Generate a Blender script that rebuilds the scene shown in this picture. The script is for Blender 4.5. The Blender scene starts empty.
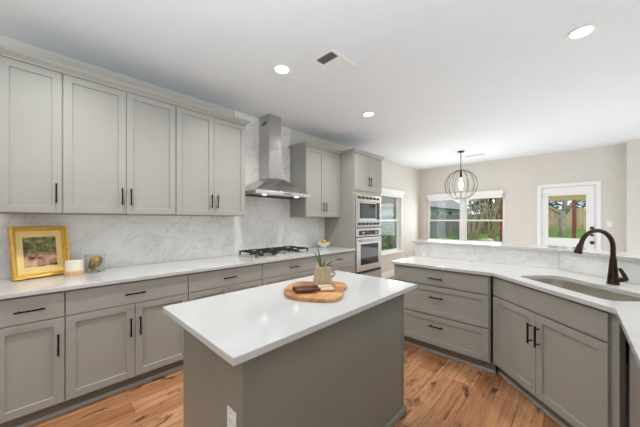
import bpy, bmesh, math, random
from mathutils import Vector, Matrix
random.seed(7)
scene = bpy.context.scene
COL = scene.collection
PI = math.pi

# ------------------------------------------------------------------ camera
CAM_H = 1.37
cam_data = bpy.data.cameras.new('camera')
cam_data.sensor_width = 36.0
cam_data.lens = 265.0 / 640.0 * 36.0
cam_data.shift_y = (220.4 - 213.5) / 640.0
cam_data.clip_start = 0.02
cam = bpy.data.objects.new('camera', cam_data)
COL.objects.link(cam)
cam.location = (0, 0, CAM_H)
cam.rotation_euler = (PI / 2, 0, math.radians(43.8))
scene.camera = cam

# ------------------------------------------------------------------ world, sun, big lights, exposure
scene.view_settings.view_transform = 'Standard'
scene.view_settings.look = 'None'
scene.view_settings.gamma = 1.0
scene.view_settings.use_curve_mapping = False
scene.view_settings.exposure = 0.12
world = bpy.data.worlds.new('sky')
scene.world = world
world.use_nodes = True
bg = world.node_tree.nodes['Background']
bg.inputs['Color'].default_value = (0.80, 0.90, 1.0, 1)
bg.inputs['Strength'].default_value = 1.2
sun_d = bpy.data.lights.new('sun', 'SUN')
sun_d.energy = 1.6
sun_d.angle = 0.03
sun_d.color = (1.0, 0.95, 0.85)
sun = bpy.data.objects.new('sun', sun_d)
COL.objects.link(sun)
sun.rotation_euler = (math.radians(48), 0, math.radians(42))


def area_light(name, loc, rot, sx, sy, power, color=(1, 1, 1), spread=180):
    d = bpy.data.lights.new(name, 'AREA')
    d.shape = 'RECTANGLE'
    d.size, d.size_y = sx, sy
    d.energy = power
    d.color = color
    d.spread = math.radians(spread)
    o = bpy.data.objects.new(name, d)
    COL.objects.link(o)
    o.location = loc
    o.rotation_euler = rot
    return o


# living-room daylight from the right, plus an unseen fill lamp added behind the camera
area_light('daylight_right', (4.35, 2.6, 1.45), (0, PI / 2, 0), 2.2, 4.5, 58, (0.83, 0.92, 1.0))
area_light('fill_behind', (-0.6, -2.9, 1.4), (PI / 2, 0, 0), 4.5, 2.2, 12, (0.83, 0.92, 1.0))
# unseen up-facing fill lamps added to brighten ceiling and walls, kitchen and nook
area_light('ceiling_fill', (0.3, -0.9, 1.4), (PI, 0, 0), 3.6, 3.2, 86, (0.82, 0.925, 1.0))
area_light('ceiling_fill', (0.9, 5.6, 0.5), (PI, 0, 0), 5.0, 3.4, 59, (0.82, 0.925, 1.0))
# daylight through the breakfast nook window and door
area_light('daylight_window', (-2.1, 7.48, 1.4), (-PI / 2, 0, 0), 1.7, 1.0, 22, (0.86, 0.94, 1.0))
area_light('daylight_side', (-3.18, 6.1, 1.35), (0, -PI / 2, 0), 1.3, 0.8, 12, (0.86, 0.94, 1.0))
DOWNLIGHT_W = 11.5


# ------------------------------------------------------------------ materials
def srgb(r, g, b):
    def f(c):
        c /= 255.0
        return c / 12.92 if c <= 0.04045 else ((c + 0.055) / 1.055) ** 2.4
    return (f(r), f(g), f(b), 1.0)


def new_mat(name):
    m = bpy.data.materials.new(name)
    m.use_nodes = True
    nt = m.node_tree
    return m, nt, nt.nodes['Principled BSDF']


def N(nt, kind, **kw):
    n = nt.nodes.new(kind)
    for k, v in kw.items():
        setattr(n, k, v)
    return n


def coords(nt, scale=(1, 1, 1), rot=(0, 0, 0)):
    tc = N(nt, 'ShaderNodeTexCoord')
    mp = N(nt, 'ShaderNodeMapping')
    mp.inputs['Scale'].default_value = scale
    mp.inputs['Rotation'].default_value = rot
    nt.links.new(tc.outputs['Object'], mp.inputs['Vector'])
    return mp.outputs['Vector']


def ramp(nt, fac, stops):
    r = N(nt, 'ShaderNodeValToRGB')
    e = r.color_ramp.elements
    while len(e) < len(stops):
        e.new(0.5)
    for i, (p, c) in enumerate(stops):
        e[i].position = p
        e[i].color = c
    nt.links.new(fac, r.inputs['Fac'])
    return r.outputs['Color']


def mix(nt, fac, a, b, mode='MIX'):
    m = N(nt, 'ShaderNodeMix', data_type='RGBA', blend_type=mode)
    if isinstance(fac, (int, float)):
        m.inputs['Factor'].default_value = fac
    else:
        nt.links.new(fac, m.inputs['Factor'])
    for sock, v in ((m.inputs['A'], a), (m.inputs['B'], b)):
        if isinstance(v, tuple):
            sock.default_value = v
        else:
            nt.links.new(v, sock)
    return m.outputs['Result']


def noise(nt, vec, scale, detail=4, rough=0.55, dist=0.0):
    n = N(nt, 'ShaderNodeTexNoise')
    n.inputs['Scale'].default_value = scale
    n.inputs['Detail'].default_value = detail
    n.inputs['Roughness'].default_value = rough
    n.inputs['Distortion'].default_value = dist
    nt.links.new(vec, n.inputs['Vector'])
    return n.outputs['Fac']


def bump(nt, bsdf, height, strength=0.1, dist=0.01):
    b = N(nt, 'ShaderNodeBump')
    b.inputs['Strength'].default_value = strength
    b.inputs['Distance'].default_value = dist
    nt.links.new(height, b.inputs['Height'])
    nt.links.new(b.outputs['Normal'], bsdf.inputs['Normal'])


def plain(name, rgb, rough=0.5, metal=0.0, var=0.04, vscale=6, bumpy=0.0, coat=0.0):
    m, nt, b = new_mat(name)
    c = srgb(*rgb)
    v = coords(nt)
    n = noise(nt, v, vscale, 3)
    lo = tuple(x * (1 - var) for x in c[:3]) + (1,)
    hi = tuple(min(1, x * (1 + var)) for x in c[:3]) + (1,)
    nt.links.new(ramp(nt, n, [(0.3, lo), (0.7, hi)]), b.inputs['Base Color'])
    b.inputs['Roughness'].default_value = rough
    b.inputs['Metallic'].default_value = metal
    b.inputs['Coat Weight'].default_value = coat
    if bumpy:
        bump(nt, b, noise(nt, v, 160, 2), bumpy, 0.003)
    return m


def emission(name, rgb, strength):
    m, nt, b = new_mat(name)
    b.inputs['Base Color'].default_value = srgb(*rgb)
    b.inputs['Emission Color'].default_value = srgb(*rgb)
    b.inputs['Emission Strength'].default_value = strength
    return m


def glass_mat(name, tint=(250, 252, 252), rough=0.0, thin=True):
    m, nt, b = new_mat(name)
    if thin:   # clear window pane: mostly straight-through, a little mirror
        out = nt.nodes['Material Output']
        tr = N(nt, 'ShaderNodeBsdfTransparent')
        tr.inputs['Color'].default_value = srgb(*tint)
        gl = N(nt, 'ShaderNodeBsdfGlossy')
        gl.inputs['Roughness'].default_value = 0.02
        lw = N(nt, 'ShaderNodeLayerWeight')
        pw5 = N(nt, 'ShaderNodeMath', operation='POWER')
        pw5.inputs[1].default_value = 4.0
        nt.links.new(lw.outputs['Facing'], pw5.inputs[0])
        fr = N(nt, 'ShaderNodeMath', operation='MULTIPLY_ADD')
        fr.inputs[1].default_value = 0.4
        fr.inputs[2].default_value = 0.02
        nt.links.new(pw5.outputs[0], fr.inputs[0])
        mx = N(nt, 'ShaderNodeMixShader')
        nt.links.new(fr.outputs[0], mx.inputs[0])
        nt.links.new(tr.outputs[0], mx.inputs[1])
        nt.links.new(gl.outputs[0], mx.inputs[2])
        nt.links.new(mx.outputs[0], out.inputs['Surface'])
    else:
        b.inputs['Base Color'].default_value = srgb(*tint)
        b.inputs['Transmission Weight'].default_value = 1.0
        b.inputs['Roughness'].default_value = rough
        b.inputs['IOR'].default_value = 1.45
    return m


def floor_mat():
    m, nt, b = new_mat('oak_plank_floor')
    v = coords(nt, rot=(0, 0, PI / 2))
    br = N(nt, 'ShaderNodeTexBrick', offset=0.37, squash=1.0)
    br.inputs['Scale'].default_value = 1.0
    br.inputs['Brick Width'].default_value = 1.22
    br.inputs['Row Height'].default_value = 0.15
    br.inputs['Mortar Size'].default_value = 0.0016
    br.inputs['Mortar Smooth'].default_value = 0.2
    br.inputs['Bias'].default_value = 0.0
    br.inputs['Color1'].default_value = srgb(178, 134, 99)
    br.inputs['Color2'].default_value = srgb(222, 182, 146)
    br.inputs['Mortar'].default_value = srgb(84, 54, 36)
    nt.links.new(v, br.inputs['Vector'])
    gv = coords(nt, scale=(9, 0.6, 1))
    grain = noise(nt, gv, 3.0, 9, 0.68, 1.4)
    gcol = ramp(nt, grain, [(0.30, srgb(104, 66, 42)), (0.40, srgb(192, 150, 116)), (0.56, srgb(238, 208, 178)), (0.75, srgb(255, 242, 220))])
    c1 = mix(nt, 0.75, br.outputs['Color'], gcol, 'MULTIPLY')
    kv = coords(nt, scale=(3.8, 1.3, 1))
    knots = noise(nt, kv, 2.6, 5, 0.6, 0.9)
    kf = ramp(nt, knots, [(0.57, (0, 0, 0, 1)), (0.67, (1, 1, 1, 1))])
    c2 = mix(nt, kf, c1, srgb(92, 58, 38))
    nt.links.new(c2, b.inputs['Base Color'])
    b.inputs['Roughness'].default_value = 0.38
    bump(nt, b, br.outputs['Fac'], -0.15, 0.004)
    return m


def marble_mat(name, uaxis, tile=(0.30, 0.15), grout=0.5, base=(246, 244, 240)):
    """white marble with grey veins and a faint running-bond joint; uaxis: direction of the wall in XY"""
    m, nt, b = new_mat(name)
    tc = N(nt, 'ShaderNodeTexCoord')
    sep = N(nt, 'ShaderNodeSeparateXYZ')
    nt.links.new(tc.outputs['Object'], sep.inputs[0])
    comb = N(nt, 'ShaderNodeCombineXYZ')
    nt.links.new(sep.outputs[uaxis], comb.inputs[0])
    nt.links.new(sep.outputs['Z'], comb.inputs[1])
    v = comb.outputs[0]
    br = N(nt, 'ShaderNodeTexBrick', offset=0.5)
    br.inputs['Scale'].default_value = 1.0
    br.inputs['Brick Width'].default_value = tile[0]
    br.inputs['Row Height'].default_value = tile[1]
    br.inputs['Mortar Size'].default_value = 0.0016
    br.inputs['Color1'].default_value = (0.93, 0.93, 0.93, 1)
    br.inputs['Color2'].default_value = (1, 1, 1, 1)
    br.inputs['Mortar'].default_value = (0.72, 0.71, 0.69, 1)
    nt.links.new(v, br.inputs['Vector'])
    warp = noise(nt, v, 2.2, 4, 0.5)
    ad = N(nt, 'ShaderNodeVectorMath', operation='MULTIPLY_ADD')
    ad.inputs[1].default_value = (0.9, 0.9, 0)
    nt.links.new(warp, ad.inputs[0])
    nt.links.new(v, ad.inputs[2])
    vn = noise(nt, ad.outputs[0], 2.6, 6, 0.55, 1.2)
    vein = ramp(nt, vn, [(0.465, (0, 0, 0, 1)), (0.5, (1, 1, 1, 1)), (0.535, (0, 0, 0, 1))])
    cloud = noise(nt, v, 3.0, 3)
    basec = ramp(nt, cloud, [(0.3, srgb(*[c - 8 for c in base])), (0.7, srgb(*[min(255, c + 6) for c in base]))])
    vm = N(nt, 'ShaderNodeMath', operation='MULTIPLY')
    vm.inputs[1].default_value = 0.22
    nt.links.new(vein, vm.inputs[0])
    c1 = mix(nt, vm.outputs[0], basec, srgb(176, 172, 166))
    c2 = mix(nt, grout, c1, br.outputs['Color'], 'MULTIPLY')
    nt.links.new(c2, b.inputs['Base Color'])
    b.inputs['Roughness'].default_value = 0.18
    return m


def quartz_mat():
    m, nt, b = new_mat('white_quartz')
    v = coords(nt)
    n1 = noise(nt, v, 2.2, 6, 0.6, 1.0)
    n2 = noise(nt, v, 220, 2)
    c1 = ramp(nt, n1, [(0.35, srgb(199, 198, 196)), (0.6, srgb(207, 206, 204))])
    c2 = mix(nt, 0.06, c1, ramp(nt, n2, [(0.4, srgb(190, 188, 182)), (0.6, srgb(250, 250, 250))]))
    nt.links.new(c2, b.inputs['Base Color'])
    b.inputs['Roughness'].default_value = 0.09
    return m


def steel_mat(name, rgb=(212, 210, 205), rough=0.34, axis=(1, 1, 60)):
    m, nt, b = new_mat(name)
    v = coords(nt, scale=axis)
    n = noise(nt, v, 12, 3)
    c = srgb(*rgb)
    lo = tuple(x * 0.88 for x in c[:3]) + (1,)
    nt.links.new(ramp(nt, n, [(0.3, lo), (0.7, c)]), b.inputs['Base Color'])
    b.inputs['Metallic'].default_value = 1.0
    b.inputs['Roughness'].default_value = rough
    return m


def wood_mat(name, stops, scale=(2, 14, 2), rough=0.45, rot=(0, 0, 0)):
    m, nt, b = new_mat(name)
    v = coords(nt, scale=scale, rot=rot)
    n = noise(nt, v, 3.0, 6, 0.6, 0.8)
    k = len(stops)
    nt.links.new(ramp(nt, n, [(0.28 + 0.44 * i / (k - 1), srgb(*s)) for i, s in enumerate(stops)]), b.inputs['Base Color'])
    b.inputs['Roughness'].default_value = rough
    return m


def board_mat():
    m, nt, b = new_mat('acacia_board')
    v = coords(nt, rot=(0, 0, math.radians(-30)))
    br = N(nt, 'ShaderNodeTexBrick', offset=0.45)
    br.inputs['Scale'].default_value = 1.0
    br.inputs['Brick Width'].default_value = 0.16
    br.inputs['Row Height'].default_value = 0.075
    br.inputs['Mortar Size'].default_value = 0.0
    br.inputs['Bias'].default_value = -0.1
    br.inputs['Color1'].default_value = srgb(164, 94, 48)
    br.inputs['Color2'].default_value = srgb(228, 184, 124)
    nt.links.new(v, br.inputs['Vector'])
    gv = coords(nt, scale=(40, 5, 5), rot=(0, 0, math.radians(60)))
    g = noise(nt, gv, 2, 5)
    c = mix(nt, 0.5, br.outputs['Color'], ramp(nt, g, [(0.3, srgb(180, 130, 90)), (0.65, (1, 1, 1, 1))]), 'MULTIPLY')
    nt.links.new(c, b.inputs['Base Color'])
    b.inputs['Roughness'].default_value = 0.4
    return m


def picture_mat():
    m, nt, b = new_mat('garden_print')
    tc = N(nt, 'ShaderNodeTexCoord')
    sep = N(nt, 'ShaderNodeSeparateXYZ')
    nt.links.new(tc.outputs['Generated'], sep.inputs[0])
    v = coords(nt, scale=(1, 1, 1))
    n = noise(nt, v, 20, 5, 0.65)
    greens = ramp(nt, n, [(0.32, srgb(48, 46, 30)), (0.5, srgb(120, 116, 66)), (0.68, srgb(176, 178, 120))])
    n2 = noise(nt, v, 17, 3, 0.55)
    pinks = ramp(nt, n2, [(0.34, srgb(52, 34, 28)), (0.44, srgb(190, 140, 108)), (0.7, srgb(236, 204, 174))])
    f = ramp(nt, sep.outputs['Z'], [(0.36, (0, 0, 0, 1)), (0.5, (1, 1, 1, 1))])
    nt.links.new(mix(nt, f, pinks, greens), b.inputs['Base Color'])
    b.inputs['Roughness'].default_value = 0.3
    return m


def grass_mat():
    m, nt, b = new_mat('lawn_grass')
    v = coords(nt)
    n = noise(nt, v, 1.5, 8, 0.7)
    nt.links.new(ramp(nt, n, [(0.3, srgb(74, 112, 36)), (0.7, srgb(108, 150, 52))]), b.inputs['Base Color'])
    b.inputs['Roughness'].default_value = 0.9
    return m


def plank_fence_mat(name, a, c, axis):
    m, nt, b = new_mat(name)
    v = coords(nt, scale=(7 if axis == 'X' else 0.4, 7 if axis == 'Y' else 0.4, 0.4))
    n = noise(nt, v, 1.0, 4)
    nt.links.new(ramp(nt, n, [(0.3, srgb(*a)), (0.7, srgb(*c))]), b.inputs['Base Color'])
    b.inputs['Roughness'].default_value = 0.9
    return m


def brick_mat():
    m, nt, b = new_mat('red_brick')
    tc = N(nt, 'ShaderNodeTexCoord')
    sep = N(nt, 'ShaderNodeSeparateXYZ')
    nt.links.new(tc.outputs['Object'], sep.inputs[0])
    ad = N(nt, 'ShaderNodeMath', operation='ADD')
    nt.links.new(sep.outputs['X'], ad.inputs[0])
    nt.links.new(sep.outputs['Y'], ad.inputs[1])
    comb = N(nt, 'ShaderNodeCombineXYZ')
    nt.links.new(ad.outputs[0], comb.inputs[0])
    nt.links.new(sep.outputs['Z'], comb.inputs[1])
    br = N(nt, 'ShaderNodeTexBrick', offset=0.5)
    br.inputs['Scale'].default_value = 1.0
    br.inputs['Brick Width'].default_value = 0.2
    br.inputs['Row Height'].default_value = 0.075
    br.inputs['Mortar Size'].default_value = 0.008
    br.inputs['Color1'].default_value = srgb(128, 72, 58)
    br.inputs['Color2'].default_value = srgb(98, 60, 54)
    br.inputs['Mortar'].default_value = srgb(196, 184, 176)
    nt.links.new(comb.outputs[0], br.inputs['Vector'])
    nt.links.new(br.outputs['Color'], b.inputs['Base Color'])
    b.inputs['Roughness'].default_value = 0.9
    return m


M = {
    'cab': plain('greige_cabinet_paint', (167, 165, 158), 0.42, var=0.02),
    'islcab': plain('darker_greige_island', (138, 137, 127), 0.42, var=0.02),  # island set a tone darker than the other cabinets
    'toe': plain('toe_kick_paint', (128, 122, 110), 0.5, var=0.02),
    'carcass': plain('cabinet_shadow_gap', (120, 114, 102), 0.6, var=0.02),
    'wall': plain('greige_wall_paint', (217, 212, 203), 0.75, var=0.015, bumpy=0.03),
    'ceil': plain('ceiling_paint', (233, 238, 241), 0.85, var=0.01, bumpy=0.04),
    'white': plain('white_trim_paint', (240, 239, 236), 0.35, var=0.01),
    'plate': plain('white_plastic', (238, 237, 233), 0.35, var=0.01),
    'black': plain('matte_black_metal', (26, 23, 22), 0.35, metal=0.6, var=0.1),
    'iron': plain('cast_iron', (30, 29, 29), 0.55, var=0.15, vscale=40),
    'bronze': plain('oil_rubbed_bronze', (58, 42, 33), 0.3, metal=0.75, var=0.15, vscale=20),
    'floor': floor_mat(),
    'quartz': quartz_mat(),
    'marble_left': marble_mat('marble_tile_left', 'Y'),
    'marble_bar': marble_mat('marble_tile_bar', 'X', grout=0.2),
    'steel': steel_mat('brushed_steel'),
    'steel_h': steel_mat('brushed_steel_horizontal', (222, 223, 224), 0.4, axis=(40, 1, 1)),
    'hoodsteel': steel_mat('hood_steel', (200, 198, 194), 0.24),
    'traysteel': plain('satin_steel_tray', (206, 204, 200), 0.45, metal=0.7, var=0.03),
    'sinksteel': steel_mat('sink_steel', (206, 200, 190), 0.5, (1, 1, 1)),
    'darkglass': plain('dark_oven_glass', (32, 29, 28), 0.06, var=0.05, coat=0.6),
    'gold': plain('gold_leaf', (226, 178, 86), 0.35, metal=0.55, var=0.12, vscale=30),
    'mat': plain('gold_cream_mat', (246, 218, 142), 0.5, metal=0.1, var=0.06, vscale=12),
    'picture': picture_mat(),
    'cream': plain('cream_wax', (240, 230, 208), 0.5, var=0.02),
    'peach': wood_mat('pale_wood_band', [(214, 168, 124), (236, 196, 154)]),
    'glass': glass_mat('clear_glass', thin=False),
    'pane': glass_mat('window_glass'),
    'oldgold': plain('antique_gold', (176, 140, 62), 0.35, metal=0.7, var=0.3, vscale=60),
    'ceramic': plain('white_ceramic', (226, 228, 232), 0.2, var=0.02, coat=0.4),
    'lemon': plain('lemon_peel', (240, 196, 40), 0.45, var=0.08, vscale=50, bumpy=0.2),
    'board': board_mat(),
    'walnut': wood_mat('dark_walnut', [(52, 28, 22), (84, 46, 34), (104, 62, 44)], (30, 4, 4)),
    'bone': wood_mat('pale_bone', [(214, 190, 150), (240, 224, 190)], (20, 20, 8)),
    'stone': plain('woven_stoneware', (186, 166, 136), 0.75, var=0.2, vscale=60),
    'leaf': plain('green_leaf', (88, 104, 56), 0.5, var=0.25, vscale=20),
    'soil': plain('dark_soil', (58, 44, 34), 0.95, var=0.3, vscale=60),
    'lens': emission('downlight_lens', (255, 252, 244), 9.0),
    'bulb': emission('warm_bulb', (255, 240, 214), 5.0),
    'hoodlamp': emission('hood_lamp', (255, 250, 238), 6.0),
    'ventdark': plain('duct_shadow', (70, 66, 58), 0.8, var=0.1),
    'grass': grass_mat(),
    'fence_grey': plank_fence_mat('weathered_fence', (96, 97, 93), (148, 147, 140), 'Y'),
    'fence_tan': plank_fence_mat('cedar_fence', (150, 124, 88), (206, 178, 134), 'X'),
    'drybrush': plain('dry_brown_leaves', (142, 112, 78), 0.9, var=0.35, vscale=5),
    'palebark': plain('pale_bark', (158, 140, 114), 0.95, var=0.3, vscale=10),
    'bark': plain('grey_bark', (150, 140, 124), 0.95, var=0.3, vscale=10),
    'darkbark': plain('brown_bark', (98, 84, 68), 0.95, var=0.3, vscale=10),
    'foliage': plain('tree_foliage', (92, 128, 48), 0.8, var=0.45, vscale=4),
    'foliage_dark': plain('dark_foliage', (66, 92, 46), 0.8, var=0.45, vscale=4),
    'redpost': plain('stained_post', (120, 56, 36), 0.6, var=0.1),
    'beam': plain('tan_beam', (168, 150, 92), 0.7, var=0.05),
    'roof': plain('shingle_roof', (150, 146, 148), 0.9, var=0.15, vscale=20),
    'siding': plain('white_siding', (232, 234, 240), 0.8, var=0.02),
    'brick': brick_mat(),
    'rock': plain('garden_stone', (190, 176, 150), 0.9, var=0.2),
    'conc': plain('patio_concrete', (176, 172, 164), 0.9, var=0.1),
}


# ------------------------------------------------------------------ mesh helpers
def bm_new():
    return bmesh.new()


def add_box(bm, x0, x1, y0, y1, z0, z1, bevel=0.0, mtx=None):
    r = bmesh.ops.create_cube(bm, size=1.0)
    vs = r['verts']
    for v in vs:
        v.co = Vector(((x0 + x1) / 2 + v.co.x * (x1 - x0), (y0 + y1) / 2 + v.co.y * (y1 - y0), (z0 + z1) / 2 + v.co.z * (z1 - z0)))
    if bevel:
        es = list({e for v in vs for e in v.link_edges})
        rb = bmesh.ops.bevel(bm, geom=es, offset=bevel, segments=2, affect='EDGES', profile=0.5)
        vs = list({v for f in rb['faces'] for v in f.verts} | {v for v in vs if v.is_valid})
    if mtx is not None:
        bmesh.ops.transform(bm, matrix=mtx, verts=vs)
    return vs


def add_cyl(bm, p0, p1, r0, r1=None, seg=16, caps=True):
    r1 = r0 if r1 is None else r1
    p0, p1 = Vector(p0), Vector(p1)
    d = p1 - p0
    q = d.to_track_quat('Z', 'Y').to_matrix().to_4x4()
    m = Matrix.Translation((p0 + p1) / 2) @ q
    r = bmesh.ops.create_cone(bm, cap_ends=caps, segments=seg, radius1=r0, radius2=r1, depth=d.length, matrix=m)
    return r['verts']


def add_tube(bm, pts, radii, seg=12, caps=True):
    """a round tube through pts with a radius per point"""
    pts = [Vector(p) for p in pts]
    if isinstance(radii, (int, float)):
        radii = [radii] * len(pts)
    rings = []
    nrm = None
    for i, p in enumerate(pts):
        t = (pts[min(i + 1, len(pts) - 1)] - pts[max(i - 1, 0)]).normalized()
        if nrm is None:
            a = Vector((0, 0, 1)) if abs(t.z) < 0.9 else Vector((1, 0, 0))
            nrm = t.cross(a).normalized()
        else:
            nrm = (nrm - t * nrm.dot(t)).normalized()
        b = t.cross(nrm)
        rings.append([bm.verts.new(p + (nrm * math.cos(2 * PI * k / seg) + b * math.sin(2 * PI * k / seg)) * radii[i]) for k in range(seg)])
    for i in range(len(rings) - 1):
        for k in range(seg):
            bm.faces.new((rings[i][k], rings[i][(k + 1) % seg], rings[i + 1][(k + 1) % seg], rings[i + 1][k]))
    if caps:
        bm.faces.new(rings[0][::-1])
        bm.faces.new(rings[-1])


def add_lathe(bm, prof, seg=32, c=(0, 0, 0)):
    """revolve a list of (r, z); r = 0 closes"""
    rings = []
    for r, z in prof:
        if r < 1e-6:
            rings.append([bm.verts.new((c[0], c[1], c[2] + z))])
        else:
            rings.append([bm.verts.new((c[0] + r * math.cos(2 * PI * k / seg), c[1] + r * math.sin(2 * PI * k / seg), c[2] + z)) for k in range(seg)])
    for a, b in zip(rings[:-1], rings[1:]):
        for k in range(seg):
            k2 = (k + 1) % seg
            if len(a) == 1 and len(b) == 1:
                continue
            if len(a) == 1:
                bm.faces.new((a[0], b[k2], b[k]))
            elif len(b) == 1:
                bm.faces.new((a[k], a[k2], b[0]))
            else:
                bm.faces.new((a[k], a[k2], b[k2], b[k]))


def add_prism(bm, outer, z0, z1, holes=(), mp=None):
    """extrude a 2-D outline with holes from z0 to z1; mp maps (u, v, w) to xyz"""
    mp = mp or (lambda u, v, w: (u, v, w))
    for zz, flip in ((z0, True), (z1, False)):
        pass
    loops = [list(outer)] + [list(h) for h in holes]
    layers = []
    for zz in (z0, z1):
        edges = []
        lv = []
        for lp in loops:
            vs = [bm.verts.new(mp(u, v, zz)) for u, v in lp]
            lv.append(vs)
            for i in range(len(vs)):
                edges.append(bm.edges.new((vs[i], vs[(i + 1) % len(vs)])))
        if len(loops) == 1:
            bm.faces.new(lv[0])
        else:
            bmesh.ops.triangle_fill(bm, edges=edges, use_beauty=True)
        layers.append(lv)
    for a, b in zip(*layers):
        for i in range(len(a)):
            j = (i + 1) % len(a)
            bm.faces.new((a[i], a[j], b[j], b[i]))


def add_sweep(bm, path, prof, closed=False):
    """sweep a profile of (out, z) along a polyline in XY with mitred corners; out is to the right of travel"""
    n = len(path)
    P = [Vector((p[0], p[1])) for p in path]
    rings = []
    for i in range(n):
        ds = []
        if i > 0:
            ds.append((P[i] - P[i - 1]).normalized())
        if i < n - 1:
            ds.append((P[i + 1] - P[i]).normalized())
        ns = [Vector((d.y, -d.x)) for d in ds]
        if len(ns) == 2:
            m = (ns[0] + ns[1])
            m = m / m.dot(ns[0])
        else:
            m = ns[0]
        rings.append([bm.verts.new((P[i].x + m.x * o, P[i].y + m.y * o, z)) for o, z in prof])
    k = len(prof)
    for a, b in zip(rings[:-1], rings[1:]):
        for j in range(k):
            bm.faces.new((a[j], a[(j + 1) % k], b[(j + 1) % k], b[j]))
    bm.faces.new(rings[0][::-1])
    bm.faces.new(rings[-1])


def rounded_rect(x0, x1, y0, y1, r, seg=6):
    pts = []
    for cx, cy, a0 in ((x1 - r, y1 - r, 0), (x0 + r, y1 - r, 90), (x0 + r, y0 + r, 180), (x1 - r, y0 + r, 270)):
        for i in range(seg + 1):
            a = math.radians(a0 + 90 * i / seg)
            pts.append((cx + r * math.cos(a), cy + r * math.sin(a)))
    return pts


def obj(name, bm, mat, parent=None, smooth=False, bevel=0.0, solid=0.0, subsurf=0):
    bmesh.ops.recalc_face_normals(bm, faces=bm.faces[:])
    me = bpy.data.meshes.new(name)
    bm.to_mesh(me)
    bm.free()
    o = bpy.data.objects.new(name, me)
    COL.objects.link(o)
    me.materials.append(M[mat] if isinstance(mat, str) else mat)
    if smooth:
        for p in me.polygons:
            p.use_smooth = True
        if smooth != 'all':
            md = None
            try:
                me.set_sharp_from_angle(angle=math.radians(40))
            except Exception:
                pass
    if solid:
        s = o.modifiers.new('solid', 'SOLIDIFY')
        s.thickness = solid
        s.offset = -1
    if bevel:
        b = o.modifiers.new('bevel', 'BEVEL')
        b.width = bevel
        b.segments = 2
        b.limit_method = 'ANGLE'
        b.angle_limit = math.radians(35)
    if subsurf:
        s = o.modifiers.new('subdivision', 'SUBSURF')
        s.levels = s.render_levels = subsurf
    if parent:
        o.parent = parent
    return o


def box_obj(name, dims, mat, parent=None, bevel=0.0):
    bm = bm_new()
    add_box(bm, *dims, bevel=bevel)
    return obj(name, bm, mat, parent)


def tag(o, label, cat, group=None, kind=None):
    o['label'] = label
    o['category'] = cat
    if group:
        o['group'] = group
    if kind:
        o['kind'] = kind
    return o


def thing(name, label, cat, loc=(0, 0, 0), rotz=0.0, group=None):
    o = bpy.data.objects.new(name, None)
    o.empty_display_size = 0.1
    COL.objects.link(o)
    o.location = loc
    o.rotation_euler = (0, 0, rotz)
    return tag(o, label, cat, group)


def struct(name, bm, mat, label, cat, bevel=0.0):
    o = obj(name, bm, mat, bevel=bevel)
    return tag(o, label, cat, kind='structure')


def dup(root, loc, label, rotz=None):
    """copy a thing with its parts and their sub-parts"""
    def rec(o, parent):
        c = o.copy()
        COL.objects.link(c)
        c.parent = parent
        for ch in list(o.children):
            rec(ch, c)
        return c
    r = rec(root, None)
    r.location = loc
    if rotz is not None:
        r.rotation_euler = (0, 0, rotz)
    r['label'] = label
    return r


# ------------------------------------------------------------------ room shell
WX, WB, CZ = -3.24, 7.54, 2.82      # left wall face, back wall face, ceiling
RX, FY = 4.5, -3.0
T = 0.14

bm = bm_new(); add_box(bm, WX - T, RX + T, FY - T, WB + T, -0.12, 0.0)
struct('floor', bm, 'floor', 'oak plank floor with warm brown knots running toward the nook', 'floor')
bm = bm_new(); add_box(bm, WX - T, RX + T, FY - T, WB + T, CZ, CZ + 0.15)
struct('ceiling', bm, 'ceil', 'smooth white ceiling with recessed lights', 'ceiling')

W1 = (5.20, 6.43, 0.58, 2.03)       # left window opening y0 y1 z0 z1
W2 = (-3.034, -1.172, 0.795, 2.00)     # back window opening x0 x1 z0 z1
D1 = (-0.525, 0.315, 0.0, 2.09)      # back door opening

bm = bm_new()
add_prism(bm, [(FY, 0), (WB, 0), (WB, CZ), (FY, CZ)], WX - T, WX,
          holes=[[(W1[0], W1[2]), (W1[1], W1[2]), (W1[1], W1[3]), (W1[0], W1[3])]], mp=lambda u, v, w: (w, u, v))
struct('wall_left', bm, 'wall', 'pale greige wall behind the long cabinet run', 'wall')
bm = bm_new()
add_prism(bm, [(WX - T, 0), (D1[0], 0), (D1[0], D1[3]), (D1[1], D1[3]), (D1[1], 0), (RX + T, 0), (RX + T, CZ), (WX - T, CZ)], WB, WB + T,
          holes=[[(W2[0], W2[2]), (W2[1], W2[2]), (W2[1], W2[3]), (W2[0], W2[3])]], mp=lambda u, v, w: (u, w, v))
struct('wall_back', bm, 'wall', 'pale greige far wall with the wide window and glazed door', 'wall')
bm = bm_new(); add_box(bm, 0.69, RX, WB - 0.22, WB, 0, CZ)
struct('wall_back_return', bm, 'wall', 'projecting stretch of wall at the far right', 'wall')
bm = bm_new(); add_box(bm, RX, RX + T, FY - T, WB + T, 0, CZ)
struct('wall_right', bm, 'wall', 'pale greige wall of the adjoining room on the right', 'wall')
bm = bm_new(); add_box(bm, WX - T, RX + T, FY - T, FY, 0, CZ)
struct('wall_front', bm, 'wall', 'pale greige wall behind the viewpoint', 'wall')

BASE_PROF = [(0, 0), (0.016, 0), (0.016, 0.11), (0.008, 0.135), (0, 0.135)]
bm = bm_new(); add_sweep(bm, [(WX, 4.335), (WX, WB), (D1[0] - 0.09, WB)], BASE_PROF)
struct('baseboard_left', bm, 'white', 'white baseboard round the nook corner', 'baseboard')
bm = bm_new(); add_sweep(bm, [(D1[1] + 0.09, WB), (0.69, WB), (0.69, WB - 0.22), (RX, WB - 0.22)], BASE_PROF)
struct('baseboard_back', bm, 'white', 'white baseboard right of the glazed door', 'baseboard')


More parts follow.
